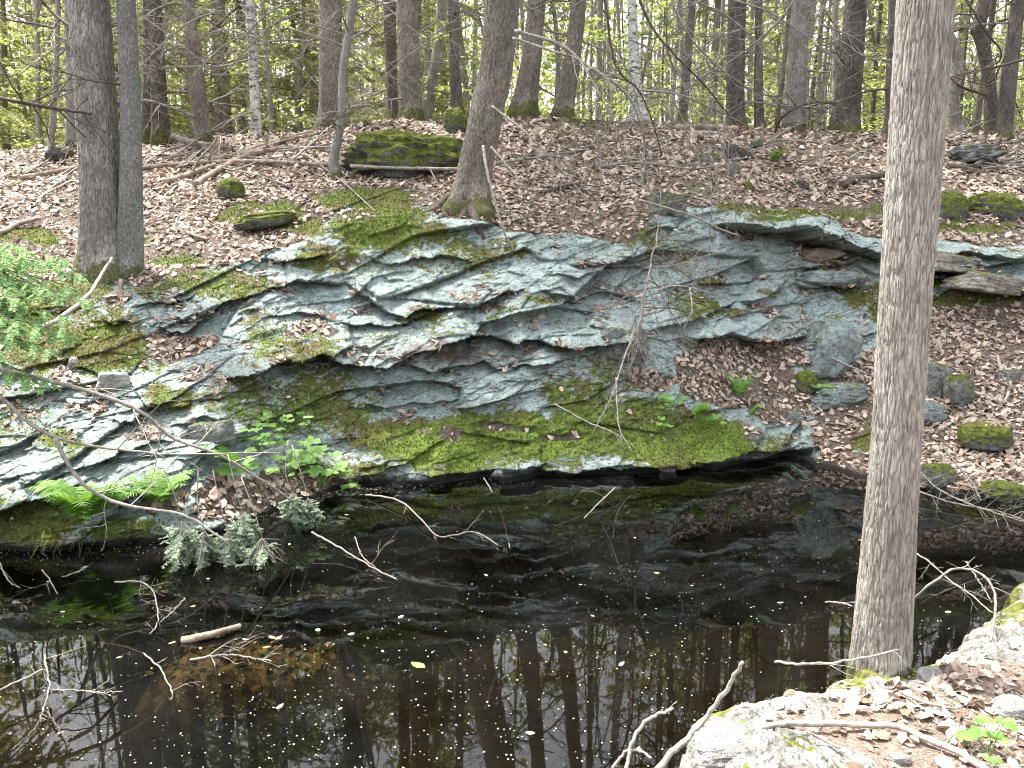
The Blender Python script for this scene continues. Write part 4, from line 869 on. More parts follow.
bstone('rock', 926, 408, 40, 26, 'blue', 'blue-grey flat rock low behind the pale near trunk', 24, .7, (0, .1, 0), .5, .4, 'rock')
bstone('rock', 938, 472, 40, 28, 'some', 'grey rock with a moss cap at the foot of the leafy slope', 25, .8, block=.6, cat='rock')
bstone('mossy_rock', 1004, 488, 46, 22, 'moss', 'mossy rock at the water edge under the leafy slope', 26, .8, block=.65)
bstone('rock', 1010, 374, 24, 16, 'grey', 'grey rock half buried in leaves at the picture edge', 27, .8, block=.55, cat='rock')
bstone('rock_block', 836, 338, 50, 62, 'blue', 'upright blue-grey block standing on leaves against the ledge', 28, .7, (.1, .22, .1), .42, .35, 'rock', dY=-.1)
bstone('rock', 838, 392, 56, 26, 'blue', 'flat dark-sided rock lying below the upright block', 29, .7, (0, -.1, .1), .5, .45, 'rock')
bstone('mossy_rock', 806, 380, 26, 26, 'moss', 'round mossy lump between the litter pocket and the flat rock', 30, .8, block=.65)
bstone('rock_slab', 830, 275, 78, 20, 'blue', 'smooth pale blue-grey slab wedged under the overhang', 31, .55, (0, .04, .05), .42, .22, 'rock slab', dY=-.05)
bstone('rock_slab', 818, 253, 46, 17, 'tan', 'rust-stained tan slab wedged on top of the blue-grey slab', 32, .6, (0, .06, 0), .45, .3, 'rock slab', dY=-.05)
bstone('rock_slab', 988, 279, 84, 25, 'sand', 'long tan-grey overhanging slab above the leafy slope', 33, .6, (0, .16, 0), .42, .35, 'rock slab', dY=-.25)
bstone('rock_slab', 950, 259, 66, 22, 'sand', 'wedge of grey slab just past the pale near trunk, over a dark gap', 34, .6, (0, .12, 0), .42, .35, 'rock slab', dY=-.25)
bstone('stone', 668, 410, 14, 9, 'pale', 'small white stone in the moss at the apron of the ledge', 35, .8)
bstone('stone', 668, 462, 24, 22, 'pale', 'white angular stone at the waterline below the fern', 36, .7, block=.5)
bstone('stone', 566, 463, 44, 17, 'grey', 'pale grey stone along the waterline under the bright moss', 37, .7, block=.5)
bstone('stone', 440, 468, 18, 14, 'grey', 'grey stone at the waterline below the brightest moss', 38, .8)
bstone('stone', 793, 414, 18, 16, 'blue', 'blue-grey corner stone at the end of the ledge apron', 39, .8, block=.5)
bstone('stone', 625, 340, 60, 42, 'grey', 'knobbly grey boulder under the dead sapling', 40, .6, (0, .1, 0), .55, .5, 'boulder')
bstone('stone', 208, 432, 66, 32, 'grey', 'flat-faced speckled grey stone set in the moss of the ledge', 41, .5, (0, -.08, 0), .5, .3)
bstone('stone', 690, 340, 20, 12, 'some', 'grey stone at the upper rim of the litter pocket', 42, .8)
# leaves drifted against and onto the stones
rng = np.random.default_rng(88); PP = []
for o in list(COL.objects):
    if o.type == 'MESH' and o.get('category') in ('stone', 'rock', 'boulder', 'stump', 'rock slab') and o.location.y > 7 and (o.location.z > 2.4 or o.location.x > 2.4):
        d = o.dimensions; m = 16 + int(40 * d.x)
        a = rng.random(m) * 6.28; r = 1.0 + .35 * rng.random(m); Pq = np.stack([o.location.x + np.cos(a) * d.x * .5 * r, o.location.y - .12 + np.sin(a) * d.y * .5 * r, np.full(m, o.location.z)], -1)
        k = [int(np.argmin(((GA[:-1, :-1] - q) ** 2)[..., :2].sum(-1))) for q in Pq[::1]] if m < 90 else []
        if k: Pq[:, 2] = GA[:-1, :-1].reshape(-1, 3)[k, 2] + .02 + .04 * rng.random(m); PP.append(Pq)
        t_ = 3 + int(6 * d.x); PP.append(np.stack([o.location.x + rng.normal(size=t_) * d.x * .16, o.location.y + rng.normal(size=t_) * d.y * .14, np.full(t_, o.location.z + d.z * .44)], -1))
PP = np.concatenate(PP); V, F = leaf_mesh(PP, np.array([0, -.35, 1.]) + 0 * PP, .04 + .06 * rng.random(len(PP)), rng, .38, .58, .35)
tag(build('leaf_litter', V, F, M_litter), kind='stuff')
def nstone(px, py, w, h, mat, label, seed, **k):
    p = atz(px, py, .42); z = near_z(p[0], p[1]); s = ppm(np.linalg.norm(p - [0, 0, EYE])); p[2] = z + .1 * h / s
    return stone('stone', p, (w / s, w / s * .8, h / s * 1.2), M_st[mat], label, seed, group=None, **k)
nstone(1013, 702, 42, 20, 'pale', 'white stone on the near bank beside the picture edge', 51)
nstone(722, 764, 70, 16, 'pale', 'pale crusty rock at the tip of the near bank', 52, block=.4)
nstone(900, 752, 22, 9, 'pale', 'little flat pale stone among leaves of the near bank', 53)
nstone(800, 752, 26, 10, 'grey', 'bluish flat stone on the near bank litter', 54)
nstone(935, 664, 34, 10, 'pale', 'flat white stone just past the foot of the pale trunk', 55)

# ------------------------------------------------------------------ dead wood
def pts(L):
    o = []
    for q in L:
        if len(q) == 2: o.append(on_bank(q[0], q[1], .05))
        elif q[2] == 'w': o.append(atz(q[0], q[1], .015))
        elif q[2] == 'n':
            p = atz(q[0], q[1], .42); z = near_z(p[0], p[1]); p = atz(q[0], q[1], max(z, .02) + .025); o.append(p)
        elif isinstance(q[2], str): o.append(atz(q[0], q[1], float(q[2])))
        else: o.append(at(q[0], q[1], q[2]))
    return np.array(o)
M_pond = mat_simple('waterlogged_twigs', (.10, .088, .074), (.34, .305, .265), 30, bs=.8, bd=.004)
def stick(name, L, w0, w1, mat, label, cat='branch', kids=0, seed=1, kl=.35, group=None, jit=.0028, n=40, k=6, spr=None):
    P = smooth_path(pts(L), n, jit, seed); D = np.linalg.norm(P - [0, 0, EYE], axis=1); r0 = np.linspace(w0, w1, n) * (.62 if name == 'pond_branch' else .86) / (FPX / D) / 2
    c = P[0].copy(); mb = MB(); mb.tube(P - c, r0, k, rough=.12); rr = np.random.default_rng(seed)
    if name == 'pond_branch': kids = kids * 2 + 1; kl = max(.10, kl * .8)
    for q in range(kids):
        i_ = int((.2 + .75 * (q + rr.random()) / kids) * (n - 2)); T = unit(P[i_ + 1] - P[i_]); s = unit(np.cross(T, rr.normal(size=3)))
        branch_tubes(mb, P[i_] - c, T * .7 + s, kl * (.5 + rr.random()), max(r0[i_] * .5, .0018), rr, 2, -.1, .25, 3, .5, 6)
    o = mb.build(name, mat); o.location = c; tag(o, label, cat, group); o['p0'] = 0; del o['p0']; return o, P
S_ = stick
S_('dead_branch', [(-30, 362, 5.0), (34, 377, 5.0), (103, 396, 5.1), (144, 414, 5.2), (171, 437, 5.3), (219, 455, 5.4), (260, 479, 5.6), (296, 503, 5.9), (318, 520, 6.2)], 5.2, 2, M_stick, 'long pale dead branch sloping down across the ledge from the hemlock boughs', kids=7, seed=2, kl=.5)
S_('dead_branch', [(-20, 385, 4.9), (0, 397, 4.9), (27, 421, 4.95), (58, 438, 5.0), (103, 447, 5.1), (150, 453, 5.2), (205, 454, 5.3), (280, 452, 5.6)], 5, 1.3, M_stick, 'pale forked dead branch lying nearly level below the long sloping one', kids=5, seed=3, kl=.45)
S_('dead_branch', [(56, 438, 5.0), (65, 459, 5.0), (85, 485, 5.05), (110, 500, 5.1), (140, 508, 5.1), (180, 514, 5.15), (207, 528, 5.2), (238, 552, 5.2), (258, 570, 5.2)], 4.6, 1.8, M_stick, 'pale dead branch bending down over the ferns to the water', kids=6, seed=4, kl=.4)
S_('dead_branch', [(34, 330, 5.6), (60, 318, 5.9), (88, 295, 6.6), (103, 272, 7.4), (112, 258, 7.7)], 5, 3, M_stick, 'short pale stick leaning against the foot of the thick furrowed trunk', 'stick', seed=5)
S_('root', [(121, 285), (122, 300), (124, 318)], 5, 3, M_log, 'short grey root hanging down below the speckled trunk', 'root', seed=6)
for q, (L, w0, w1, m, lab, kd) in enumerate([
        ([(130, 172), (200, 166), (262, 165), (330, 168), (352, 168)], 5, 5, M_log, 'long straight bleached pole lying across the front of the brush pile', 2),
        ([(350, 166, 10.9), (400, 168, 10.9), (462, 169, 10.9)], 4, 3.5, M_stick, 'thin pale pole resting in front of the mossy boulder', 1),
        ([(195, 188), (225, 170), (250, 158), (285, 150)], 7, 5, M_log, 'thick leaning pole in the brush pile, lowest of the stack', 2),
        ([(200, 166), (235, 158), (270, 146), (312, 134)], 7, 4, M_log, 'grey log slanting up through the brush pile', 3),
        ([(215, 162), (250, 155), (290, 142), (330, 134)], 5, 3, M_log, 'narrower pole slanting up beside the grey log', 3),
        ([(172, 140), (195, 146), (225, 150)], 8, 6, M_log, 'short thick log end behind the brush pile', 1),
        ([(165, 186), (190, 178), (215, 168)], 8, 5, M_log, 'dark rotten log lying low before the brush pile', 1),
        ([(228, 160), (275, 152), (340, 150)], 4, 2.5, M_twig, 'slim grey pole on top of the brush pile', 4),
        ([(20, 182), (50, 176), (84, 170)], 6, 4, M_log, 'old grey limb lying on litter beside the thick furrowed trunk', 2),
        ([(0, 238), (20, 228), (42, 222)], 6, 3, M_log, 'dark mossy limb on the slope at the picture edge', 0),
        ([(172, 233), (190, 238), (208, 244)], 5, 3, M_log, 'short dark stick in the leaves above the ledge', 0),
        ([(675, 131), (700, 130), (738, 132)], 8, 6, M_log, 'mossy log lying at the foot of the dark reddish trunk', 0),
        ([(842, 188), (860, 182), (884, 178)], 9, 6, M_twigd, 'dark rotten log in the leaves before the pale near trunk', 1),
        ([(948, 170), (965, 172), (980, 176)], 8, 5, M_twigd, 'short dark log in the leaves past the pale near trunk', 1),
        ([(975, 170), (990, 155), (1000, 140)], 6, 4, M_twigd, 'dark stick leaning against the stone heap', 1),
        ([(497, 167), (540, 160), (590, 152)], 4, 2, M_twig, 'thin straight stick lying behind the big leaning trunk', 2),
        ([(545, 196), (562, 190), (584, 186)], 5, 3, M_twigd, 'short dark stick in the litter beside the big leaning trunk', 0),
        ([(600, 170), (640, 166), (690, 172), (720, 168)], 3, 2, M_twig, 'wiry grey stick across the open litter', 4)]):
    S_('fallen_pole' if w0 > 4 else 'stick', L, w0, w1, m, lab, 'log' if w0 > 6 else 'stick', kd, 20 + q, .6)
def roots_of(o, L, w0=11, w1=3):
    for q, l in enumerate(L):
        P = smooth_path(np.array([np.array(o.location[:]) + [0, .02, .26]] + [.7 * np.array(o.location[:]) + .3 * on_bank(*l[1]) + [0, -.02, .12]] + [on_bank(a, b, u) for a, b, u in l[1:]]), 18, .004, q) - np.array(o.location[:]); Dm = np.linalg.norm(o.location[:]); mb = MB(); mb.tube(P, np.linspace(w0, w1, 18) / ppm(Dm) / 2, 9, rough=.14); mb.build('root', o.children[0].data.materials[0], o)
by_label = {o['label']: o for o in COL.objects if 'label' in o}
roots_of(by_label['leaning grey-brown trunk with spreading roots on the ledge edge'], [[(466, 196, .12), (456, 208, .06), (444, 218, .02), (428, 226, .0)], [(474, 198, .12), (474, 218, .06), (478, 230, .03), (484, 238, -.02)], [(462, 194, .14), (448, 204, .06), (432, 212, .01), (416, 214, -.02)], [(480, 196, .12), (488, 208, .05), (497, 214, .0)], [(468, 200, .10), (464, 216, .05), (456, 230, .0)]], 15, 4)
roots_of(by_label['thick grey furrowed trunk on the bank, paired with a thin speckled trunk'], [[(100, 262, .14), (92, 276, .05), (86, 288, -.01)], [(118, 264, .12), (124, 278, .04), (128, 286, -.02)], [(94, 262, .12), (84, 270, .03), (72, 276, -.02)]], 14, 5)
# brush: loose dead sticks heaped together
rr = np.random.default_rng(77)
for q in range(16):
    x0 = 150 + 180 * rr.random(); y0 = 150 + 26 * rr.random(); l = 30 + 60 * rr.random(); a = rr.normal() * .3 - .25
    S_('brush_stick', [(x0, y0), (x0 + l * .5, y0 + l * .5 * a - 3), (x0 + l, y0 + l * a)], 2.4, 1.2, M_twig, 'thin grey dead stick in the brush pile on the crest', 'stick', 2, 100 + q, .5, 'thin sticks of the brush pile', n=14)
for q in range(10):
    x0 = 10 + 60 * rr.random(); y0 = 165 + 40 * rr.random(); l = 30 + 40 * rr.random(); a = -.4 + .3 * rr.normal()
    S_('brush_stick', [(x0, y0), (x0 + l * .5, y0 + l * .5 * a - 3), (x0 + l, y0 + l * a)], 2.2, 1.0, M_twig, 'thin grey dead stick on the litter beside the thick furrowed trunk', 'stick', 3, 130 + q, .5, 'thin sticks beside the thick furrowed trunk', n=14)
for q in range(14):
    x0 = 900 + 130 * rr.random(); y0 = 140 + 40 * rr.random(); l = 24 + 50 * rr.random(); a = .3 * rr.normal()
    S_('brush_stick', [(x0, y0), (x0 + l * .5, y0 + l * .5 * a - 4), (x0 + l, y0 + l * a)], 2.2, 1.0, M_twig, 'thin grey dead stick in the litter past the pale near trunk', 'stick', 3, 200 + q, .6, 'thin sticks past the pale near trunk', n=14)
for q in range(16):
    x0 = 560 + 290 * rr.random(); y0 = 140 + 50 * rr.random(); l = 24 + 60 * rr.random(); a = .35 * rr.normal()
    S_('brush_stick', [(x0, y0), (x0 + l * .5, y0 + l * .5 * a - 4), (x0 + l, y0 + l * a)], 1.8, .8, M_twig, 'thin grey dead twig on the litter between the big leaning trunk and the near trunk', 'twig', 3, 230 + q, .5, 'thin twigs on the open litter', n=14)
# limbs of the leaning tree, hanging out over the ledge
S_('hanging_limb', [(515, 31, 9.5), (559, 44, 9.2), (586, 65, 9.0), (613, 82, 8.9), (630, 99, 8.9), (641, 126, 8.9), (646, 154, 9.1), (644, 185, 9.4)], 4.2, 1.4, M_twig, 'grey bare limb arching over from the leaning trunk, uppermost', 'limb', 6, 41, .7)
S_('hanging_limb', [(513, 38, 9.5), (555, 52, 9.1), (579, 61, 9.0), (600, 96, 8.8), (617, 130, 8.8), (624, 164, 9.0)], 3.4, 1.2, M_twig, 'thinner grey limb drooping just below the arching one', 'limb', 6, 42, .6)
S_('hanging_limb', [(492, 106, 9.4), (531, 137, 9.0), (562, 171, 8.9), (593, 205, 8.8), (624, 232, 8.9)], 2.6, 1.0, M_twig, 'long straight dead limb sloping down from the leaning trunk to the ledge', 'limb', 4, 43, .5)
S_('hanging_limb', [(491, 147, 9.3), (513, 172, 9.0), (527, 190, 9.0), (536, 210, 9.2)], 2.4, 1.2, M_stick, 'short drooping stick on the leaning trunk', 'limb', 2, 44, .3)
S_('hanging_limb', [(483, 146, 9.2), (488, 175, 9.0), (497, 210, 8.9), (505, 234, 8.9), (513, 248, 9.0)], 3.6, 2.4, M_stick, 'pale crooked stick hanging straight down beside the leaning trunk foot', 'limb', 0, 45)
S_('hanging_limb', [(596, -40, 7.4), (605, 0, 7.4), (613, 58, 7.5), (625, 78, 7.5), (640, 92, 7.6), (655, 130, 7.8), (662, 155, 8.0)], 3.2, 1.2, M_twigd, 'dark bare branch hanging in from the upper picture edge', 'limb', 5, 46, .6)
S_('hanging_limb', [(630, -30, 8.4), (648, 20, 8.4), (672, 52, 8.4), (700, 80, 8.6), (725, 110, 9.2), (737, 125, 10)], 3.2, 1, M_twigd, 'dark bare branch slanting down before the white birch', 'limb', 6, 47, .8)
S_('hanging_limb', [(660, -30, 9), (685, 30, 9), (722, 70, 9.4), (760, 96, 10)], 2.6, 1, M_twig, 'wispy grey branch slanting before the dark reddish trunk', 'limb', 7, 48, .9)
S_('hanging_limb', [(640, 90, 8.8), (680, 95, 8.8), (720, 112, 9.2), (752, 128, 10.2)], 2.4, .9, M_twig, 'fine grey branch crossing the crest towards the slender trunk', 'limb', 8, 49, .8)
S_('hanging_limb', [(836, 103, 13), (815, 102, 12.6), (795, 108, 12.4), (780, 120, 12.6), (775, 132, 13.4)], 3.6, 2.6, M_twigd, 'dark arching branch between the thin sapling and the broad dark trunk', 'limb', 4, 50, .6)
S_('hanging_limb', [(0, 98, 7.8), (30, 104, 7.8), (60, 109, 8), (92, 114, 8.2)], 4.2, 3, M_twigd, 'dark straight branch reaching out from the thick furrowed trunk', 'limb', 9, 51, .8)
S_('hanging_limb', [(30, -15, 8.6), (52, 12, 8.6), (76, 30, 8.4)], 3, 2.6, M_twigd, 'dark branch high on the thick furrowed trunk', 'limb', 4, 52, .6)
S_('hanging_limb', [(960, -10, 9), (985, 30, 9), (1000, 60, 9.4), (950, 80, 10)], 2.4, 1, M_twigd, 'dark wiry branch before the twisted trunk', 'limb', 6, 53, .7)
S_('hanging_limb', [(1030, 58, 11), (1000, 66, 11), (970, 72, 11), (948, 78, 11)], 2.6, 1.2, M_twigd, 'nearly level dark branch past the pale near trunk', 'limb', 5, 54, .7)
S_('hanging_limb', [(805, -20, 10), (780, 20, 10), (738, 56, 10.4), (700, 78, 10.6), (664, 92, 10.6)], 2.6, .9, M_twig, 'long pale twiggy branch across the open wood', 'limb', 9, 55, 1.0)
S_('hanging_limb', [(900, 60, 11), (868, 58, 11), (838, 40, 11), (800, 30, 11)], 2.2, .9, M_twig, 'fine branch before the broad dark trunk', 'limb', 7, 56, .9)
for q in range(34):                                    # bare hemlock twigs hung between the trunks of the crest
    x0 = (250, 300, 370, 230, 215, 440, 360, 290, 560, 700, 470, 820, 870, 340)[q] if q < 14 else 10 + 760 * rr.random(); y0 = rr.random() * 60 - 20; l = 70 + 60 * rr.random(); s = 1 if q % 2 else -1; Y = 11.5 + 2 * rr.random()
    S_('bare_bough', [(x0, y0, Y), (x0 + s * l * .4, y0 + 18, Y), (x0 + s * l, y0 + 70, Y)], 2.2, .8, M_twig, 'lacy bare grey bough hanging between trunks above the crest', 'bough', 10, 160 + q, 1.1, 'bare boughs above the crest', n=16)
for q in range(16):                                    # a veil of fine twigs hanging before the ledge
    x0 = 565 + 165 * rr.random(); y0 = 40 + 130 * rr.random(); l = 60 + 100 * rr.random(); s = rr.normal() * 26; Y = 8.6 + .9 * rr.random()
    S_('hanging_twig', [(x0, y0, Y), (x0 + s * .3 + 6, y0 + l * .35, Y), (x0 + s * .8, y0 + l * .7, Y - .05), (x0 + s, y0 + l, Y - .1)], 1.7, .7, M_twig, 'fine bare grey twig hanging between the leaning trunk and the overhang', 'twig', 5, 260 + q, .45, 'veil of fine hanging twigs', n=14)
# dead sapling on the ledge
p = on_bank(630, 374)
o = root('dead_sapling', p, 'bare dead sapling rooted in the ledge, with wiry twigs', 'sapling')
P = smooth_path(np.array([at(a, b, c) for a, b, c in ((629, 380, 8.45), (633, 350, 8.4), (641, 322, 8.35), (646, 290, 8.5), (653, 258, 8.9), (658, 225, 9.2), (661, 190, 9.3))]) - p, 30, .01, 3); mb = MB(); mb.tube(P, np.linspace(.020, .005, 30), 7, rough=.15); mb.build('trunk', M_log, o)
for q, (k, az, L, pit) in enumerate(((12, .1, .9, -.1), (15, 2.9, .8, -.5), (18, -.6, .9, .0), (20, 3.4, .9, -.4), (8, -1.0, .7, -1.0), (10, 3.9, .8, -1.0), (22, .4, .7, .2), (14, -2.2, .6, -.6), (25, 2.0, .6, .4))):
    put_branch(o, P[k], az, L, q, pit, .6)
for q in range(26):
    k = 6 + q % 23; put_branch(o, P[k], RNG.random() * 6.28, .4 + .9 * RNG.random(), q, -1.1 + 1.2 * RNG.random(), .55, RNG.random() * 6)
S_('dead_twig', [(634, 330, 8.2), (622, 365, 8.0), (612, 395, 7.9), (597, 425, 7.9), (586, 450, 7.9)], 2.2, 1.6, M_stick, 'thin pale twig slanting down the moss below the dead sapling', 'twig', 1, 61, .25)
S_('dead_twig', [(555, 404, 8.0), (585, 421, 7.9), (612, 432, 7.8), (634, 446, 7.8)], 2.2, 1.4, M_stick, 'thin twig lying on the bright moss, crossing the slanting one', 'twig', 3, 62, .25)
S_('dead_twig', [(616, 378, 8.3), (617, 405, 8.0), (620, 430, 7.8), (632, 452, 7.7)], 2, 1.4, M_stick, 'twig hanging down over moss at the foot of the dead sapling', 'twig', 2, 63, .3)
S_('dead_twig', [(653, 291, 8.4), (675, 286, 8.3), (700, 290, 8.4), (731, 300, 8.8)], 2.4, 1.4, M_stick, 'pale twig reaching out sideways from the dead sapling', 'twig', 2, 64, .4)
S_('dead_twig', [(690, 288, 8.3), (692, 310, 8.2), (684, 330, 8.3), (683, 350, 8.5)], 2.2, 1.4, M_stick, 'pale twig drooping from the sideways twig over rock', 'twig', 1, 65, .3)
S_('dead_twig', [(640, 200, 9.2), (690, 215, 9.2), (718, 228, 9.3), (737, 235, 9.4)], 2.6, 1.6, M_stick, 'straight pale twig leaning over the edge of the overhang', 'twig', 1, 66, .3)
# sticks standing in and floating on the pond
S_('pond_branch', [(366, 495, 'w'), (385, 497, '.05'), (403, 503, '.06'), (422, 520, '.05'), (438, 536, '.03'), (455, 535, '.05'), (475, 532, '.06'), (498, 545, 'w')], 3.2, 2.2, M_pond, 'pale curved branch floating near the ledge, with small forks', kids=3, seed=71, kl=.2)
S_('pond_branch', [(484, 478, 7.2), (492, 492, 7.0), (501, 512, 6.8), (510, 547, 'w')], 2.4, 1.8, M_pond, 'thin upright stick poking from the pond below the bright moss', 'stick', 0, 72)
S_('pond_branch', [(312, 532, '.12'), (340, 548, '.06'), (370, 566, '.03'), (397, 580, 'w')], 3.4, 2, M_pond, 'straight pale stick floating in open water, beside a short forked twig', 'stick', 0, 73)
S_('pond_branch', [(355, 537, '.10'), (362, 556, '.06'), (376, 568, '.02')], 2, 1.5, M_pond, 'short forked twig meeting the straight floating stick', 'twig', 0, 74)
S_('pond_branch', [(615, 488, '.10'), (600, 502, '.05'), (584, 518, 'w')], 2.8, 1.6, M_pond, 'short pale stick standing out of dark water at mid pond', 'stick', 0, 75)
S_('pond_branch', [(0, 690, '.10'), (26, 678, '.10'), (45, 670, '.10'), (49, 690, '.08'), (44, 706, '.04'), (40, 718, 'w')], 3, 2, M_pond, 'pale broken branch in the bright reflection, bent at a knob', kids=4, seed=76, kl=.2)
S_('pond_branch', [(52, 690, '.10'), (75, 690, '.10'), (98, 693, '.08'), (122, 691, '.08')], 2.2, 1.4, M_pond, 'thin pale stick branching off the bent one over bright water', 'stick', 2, 77, .12)
S_('pond_branch', [(45, 648, -1), (46, 660, -1)] if False else [(46, 640, '-.10'), (45, 660, 'w'), (48, 676, '.05')], 2.6, 2.4, M_log, 'brown stick half sunk above the bent pale branch', 'stick', 0, 78)
S_('pond_branch', [(46, 706, '.03'), (35, 728, 'w'), (12, 750, 'w')], 2.4, 1.6, M_twigd, 'dark twig trailing below the bent pale branch', 'twig', 1, 79, .15)
S_('pond_branch', [(48, 712, '.03'), (58, 728, 'w'), (68, 740, 'w')], 2.2, 1.4, M_twigd, 'short dark twig forking from the knob of the bent branch', 'twig', 0, 80)
S_('pond_branch', [(100, 643, '-.06'), (128, 648, '-.03'), (150, 658, '.01'), (162, 672, '.05'), (171, 690, '.05'), (172, 700, '.02')], 3, 1.8, M_pond, 'half sunken branch whose pale end stands out beside the brown shoal', kids=1, seed=81, kl=.15)
S_('pond_branch', [(190, 660, 'w'), (215, 656, '.03'), (240, 656, '.03'), (272, 661, 'w')], 4, 2.4, M_pond, 'pale forked stick resting on the brown shoal', kids=4, seed=82, kl=.25)
S_('pond_branch', [(115, 582, '.10'), (140, 582, '.10'), (152, 590, '.08'), (157, 605, '.06'), (158, 622, '.02'), (150, 634, 'w')], 2.6, 1.6, M_pond, 'knotty twig with dry shreds standing in water by the cedar boughs', kids=6, seed=83, kl=.16)
S_('pond_branch', [(185, 598, '.08'), (172, 612, '.04'), (160, 622, '.01')], 2, 1.4, M_pond, 'straight twig leaning against the knotty one', 'twig', 1, 84, .12)
S_('pond_branch', [(0, 563, '.12'), (8, 580, '.06'), (20, 588, 'w')], 2.2, 1.4, M_pond, 'bent pale twig in dark water at the picture edge', 'twig', 0, 85)
S_('pond_branch', [(62, 577, '.03'), (78, 572, '.03'), (88, 566, '.05')], 2, 1.4, M_pond, 'small pale twig floating below the fern bank', 'twig', 1, 86, .1)
S_('pond_branch', [(42, 570, '.05'), (50, 580, '.02'), (57, 594, 'w')], 2, 1.2, M_pond, 'curved pale twig floating between the edge and the fern bank', 'twig', 0, 87)
S_('pond_branch', [(912, 600, '.25'), (930, 585, '.36'), (950, 571, '.42'), (968, 569, '.44'), (985, 577, '.44'), (994, 592, '.42'), (995, 612, '.40'), (991, 642, '.36')], 3.4, 3.4, M_pond, 'pale stem arching from behind the trunk to the near bank', kids=3, seed=88, kl=.2)
S_('pond_branch', [(915, 553, '.1'), (930, 562, '.1'), (950, 580, '.15'), (975, 598, '.22'), (993, 614, '.3')], 2.6, 2, M_pond, 'straight pale twig crossing under the arching stem', 'twig', 2, 89, .2)
S_('pond_branch', [(966, 562, '.42'), (978, 580, '.38'), (992, 602, '.34')], 2, 1.6, M_pond, 'short straight twig inside the bend of the arching stem', 'twig', 0, 90)
S_('pond_branch', [(825, 602, 'w'), (840, 603, '.04'), (852, 606, '.08')], 2.4, 2.4, M_pond, 'stub of pale stick beside the trunk over dark water', 'stick', 0, 91)
S_('pond_branch', [(865, 488, '.05'), (900, 486, '.08'), (950, 502, '.05'), (1000, 512, '.04'), (1030, 522, '.04')], 3, 1.6, M_twig, 'tangled grey branch along the far shore past the trunk', kids=8, seed=92, kl=.5)
S_('pond_branch', [(918, 470, 6.9), (940, 490, 6.6), (975, 506, 6.2), (1005, 516, 6.0), (1030, 524, 5.9)], 2.6, 1.6, M_pond, 'long grey branch lying from the leafy slope into water', kids=5, seed=93, kl=.4)
S_('pond_branch', [(941, 443, 7.2), (955, 462, 6.9), (970, 480, 6.7), (980, 498, 6.5)], 3, 2.2, M_pond, 'pale straight stick leaning down the leafy slope', 'stick', 1, 94, .3)
S_('dead_branch', [(997, 360), (1002, 375), (1010, 388), (1006, 402), (1003, 408)], 3.6, 2.6, M_stick, 'crooked white stick lying on leaves at the picture edge', 'stick', 0, 95)
S_('dead_branch', [(832, 358, 9.1), (850, 366, 8.9), (868, 374, 8.8)], 2, 1.4, M_stick, 'thin twig below the upright block beside the trunk', 'twig', 1, 96, .2)
S_('bank_stick', [(642, 790, '.30'), (672, 752, '.42'), (694, 732, '.46'), (708, 716, '.50'), (727, 688, '.62'), (743, 662, '.74')], 7, 4, M_stick, 'thick pale stick poking up over the tip of the near bank', 'stick', 0, 97, k=8, jit=.003)
S_('bank_stick', [(622, 790, '.30'), (627, 765, '.36'), (632, 742, '.42'), (645, 722, '.48'), (660, 714, '.50'), (673, 709, '.5')], 4.4, 3, M_stick, 'bent pale stick over water left of the near bank tip', 'stick', 1, 98, .1, jit=.003)
S_('bank_stick', [(612, 768, '.33'), (626, 752, '.38'), (640, 751, '.40'), (652, 758, '.40')], 3.4, 2.4, M_stick, 'small hooked twig crossing the bent stick', 'twig', 0, 99, jit=.002)
S_('bank_stick', [(650, 775, .1), (0, 0, .1)] if False else [(700, 724, 'n'), (745, 728, 'n'), (800, 724, 'n'), (850, 724, 'n'), (900, 728, 'n'), (930, 740, 'n'), (960, 754, 'n'), (985, 768, 'n'), (1000, 780, 'n')], 6, 7, M_stick, 'long grey stick lying along the litter of the near bank', 'stick', 1, 110, .15, k=8, jit=.003)
S_('bank_stick', [(775, 662, '.42'), (810, 664, '.46'), (850, 660, '.50'), (890, 652, '.5'), (910, 648, '.42')], 2.8, 1.8, M_stick, 'thin pale twig curving in front of the trunk foot', 'twig', 2, 111, .2, jit=.003)
S_('bank_stick', [(840, 748, 'n'), (820, 738, 'n'), (806, 732, 'n')], 3, 2, M_stick, 'short straw-coloured twig on the near bank', 'twig', 0, 112, jit=.002)
S_('bank_stick', [(900, 692, 'n'), (930, 704, 'n'), (960, 709, 'n')], 3, 2, M_twig, 'thin grey twig on moss of the near bank', 'twig', 1, 113, .1, jit=.002)
lg, P = S_('sunken_log', [(182, 641, '.0'), (200, 637, '.02'), (220, 632, '.025'), (240, 626, '.02')], 9, 5.5, mat_simple('peeled_log', (.12, .09, .06), (.34, .275, .205), 22, bs=.9), 'short peeled log lying half sunk on the brown shoal', 'log', 0, 114, k=12, jit=.0012)

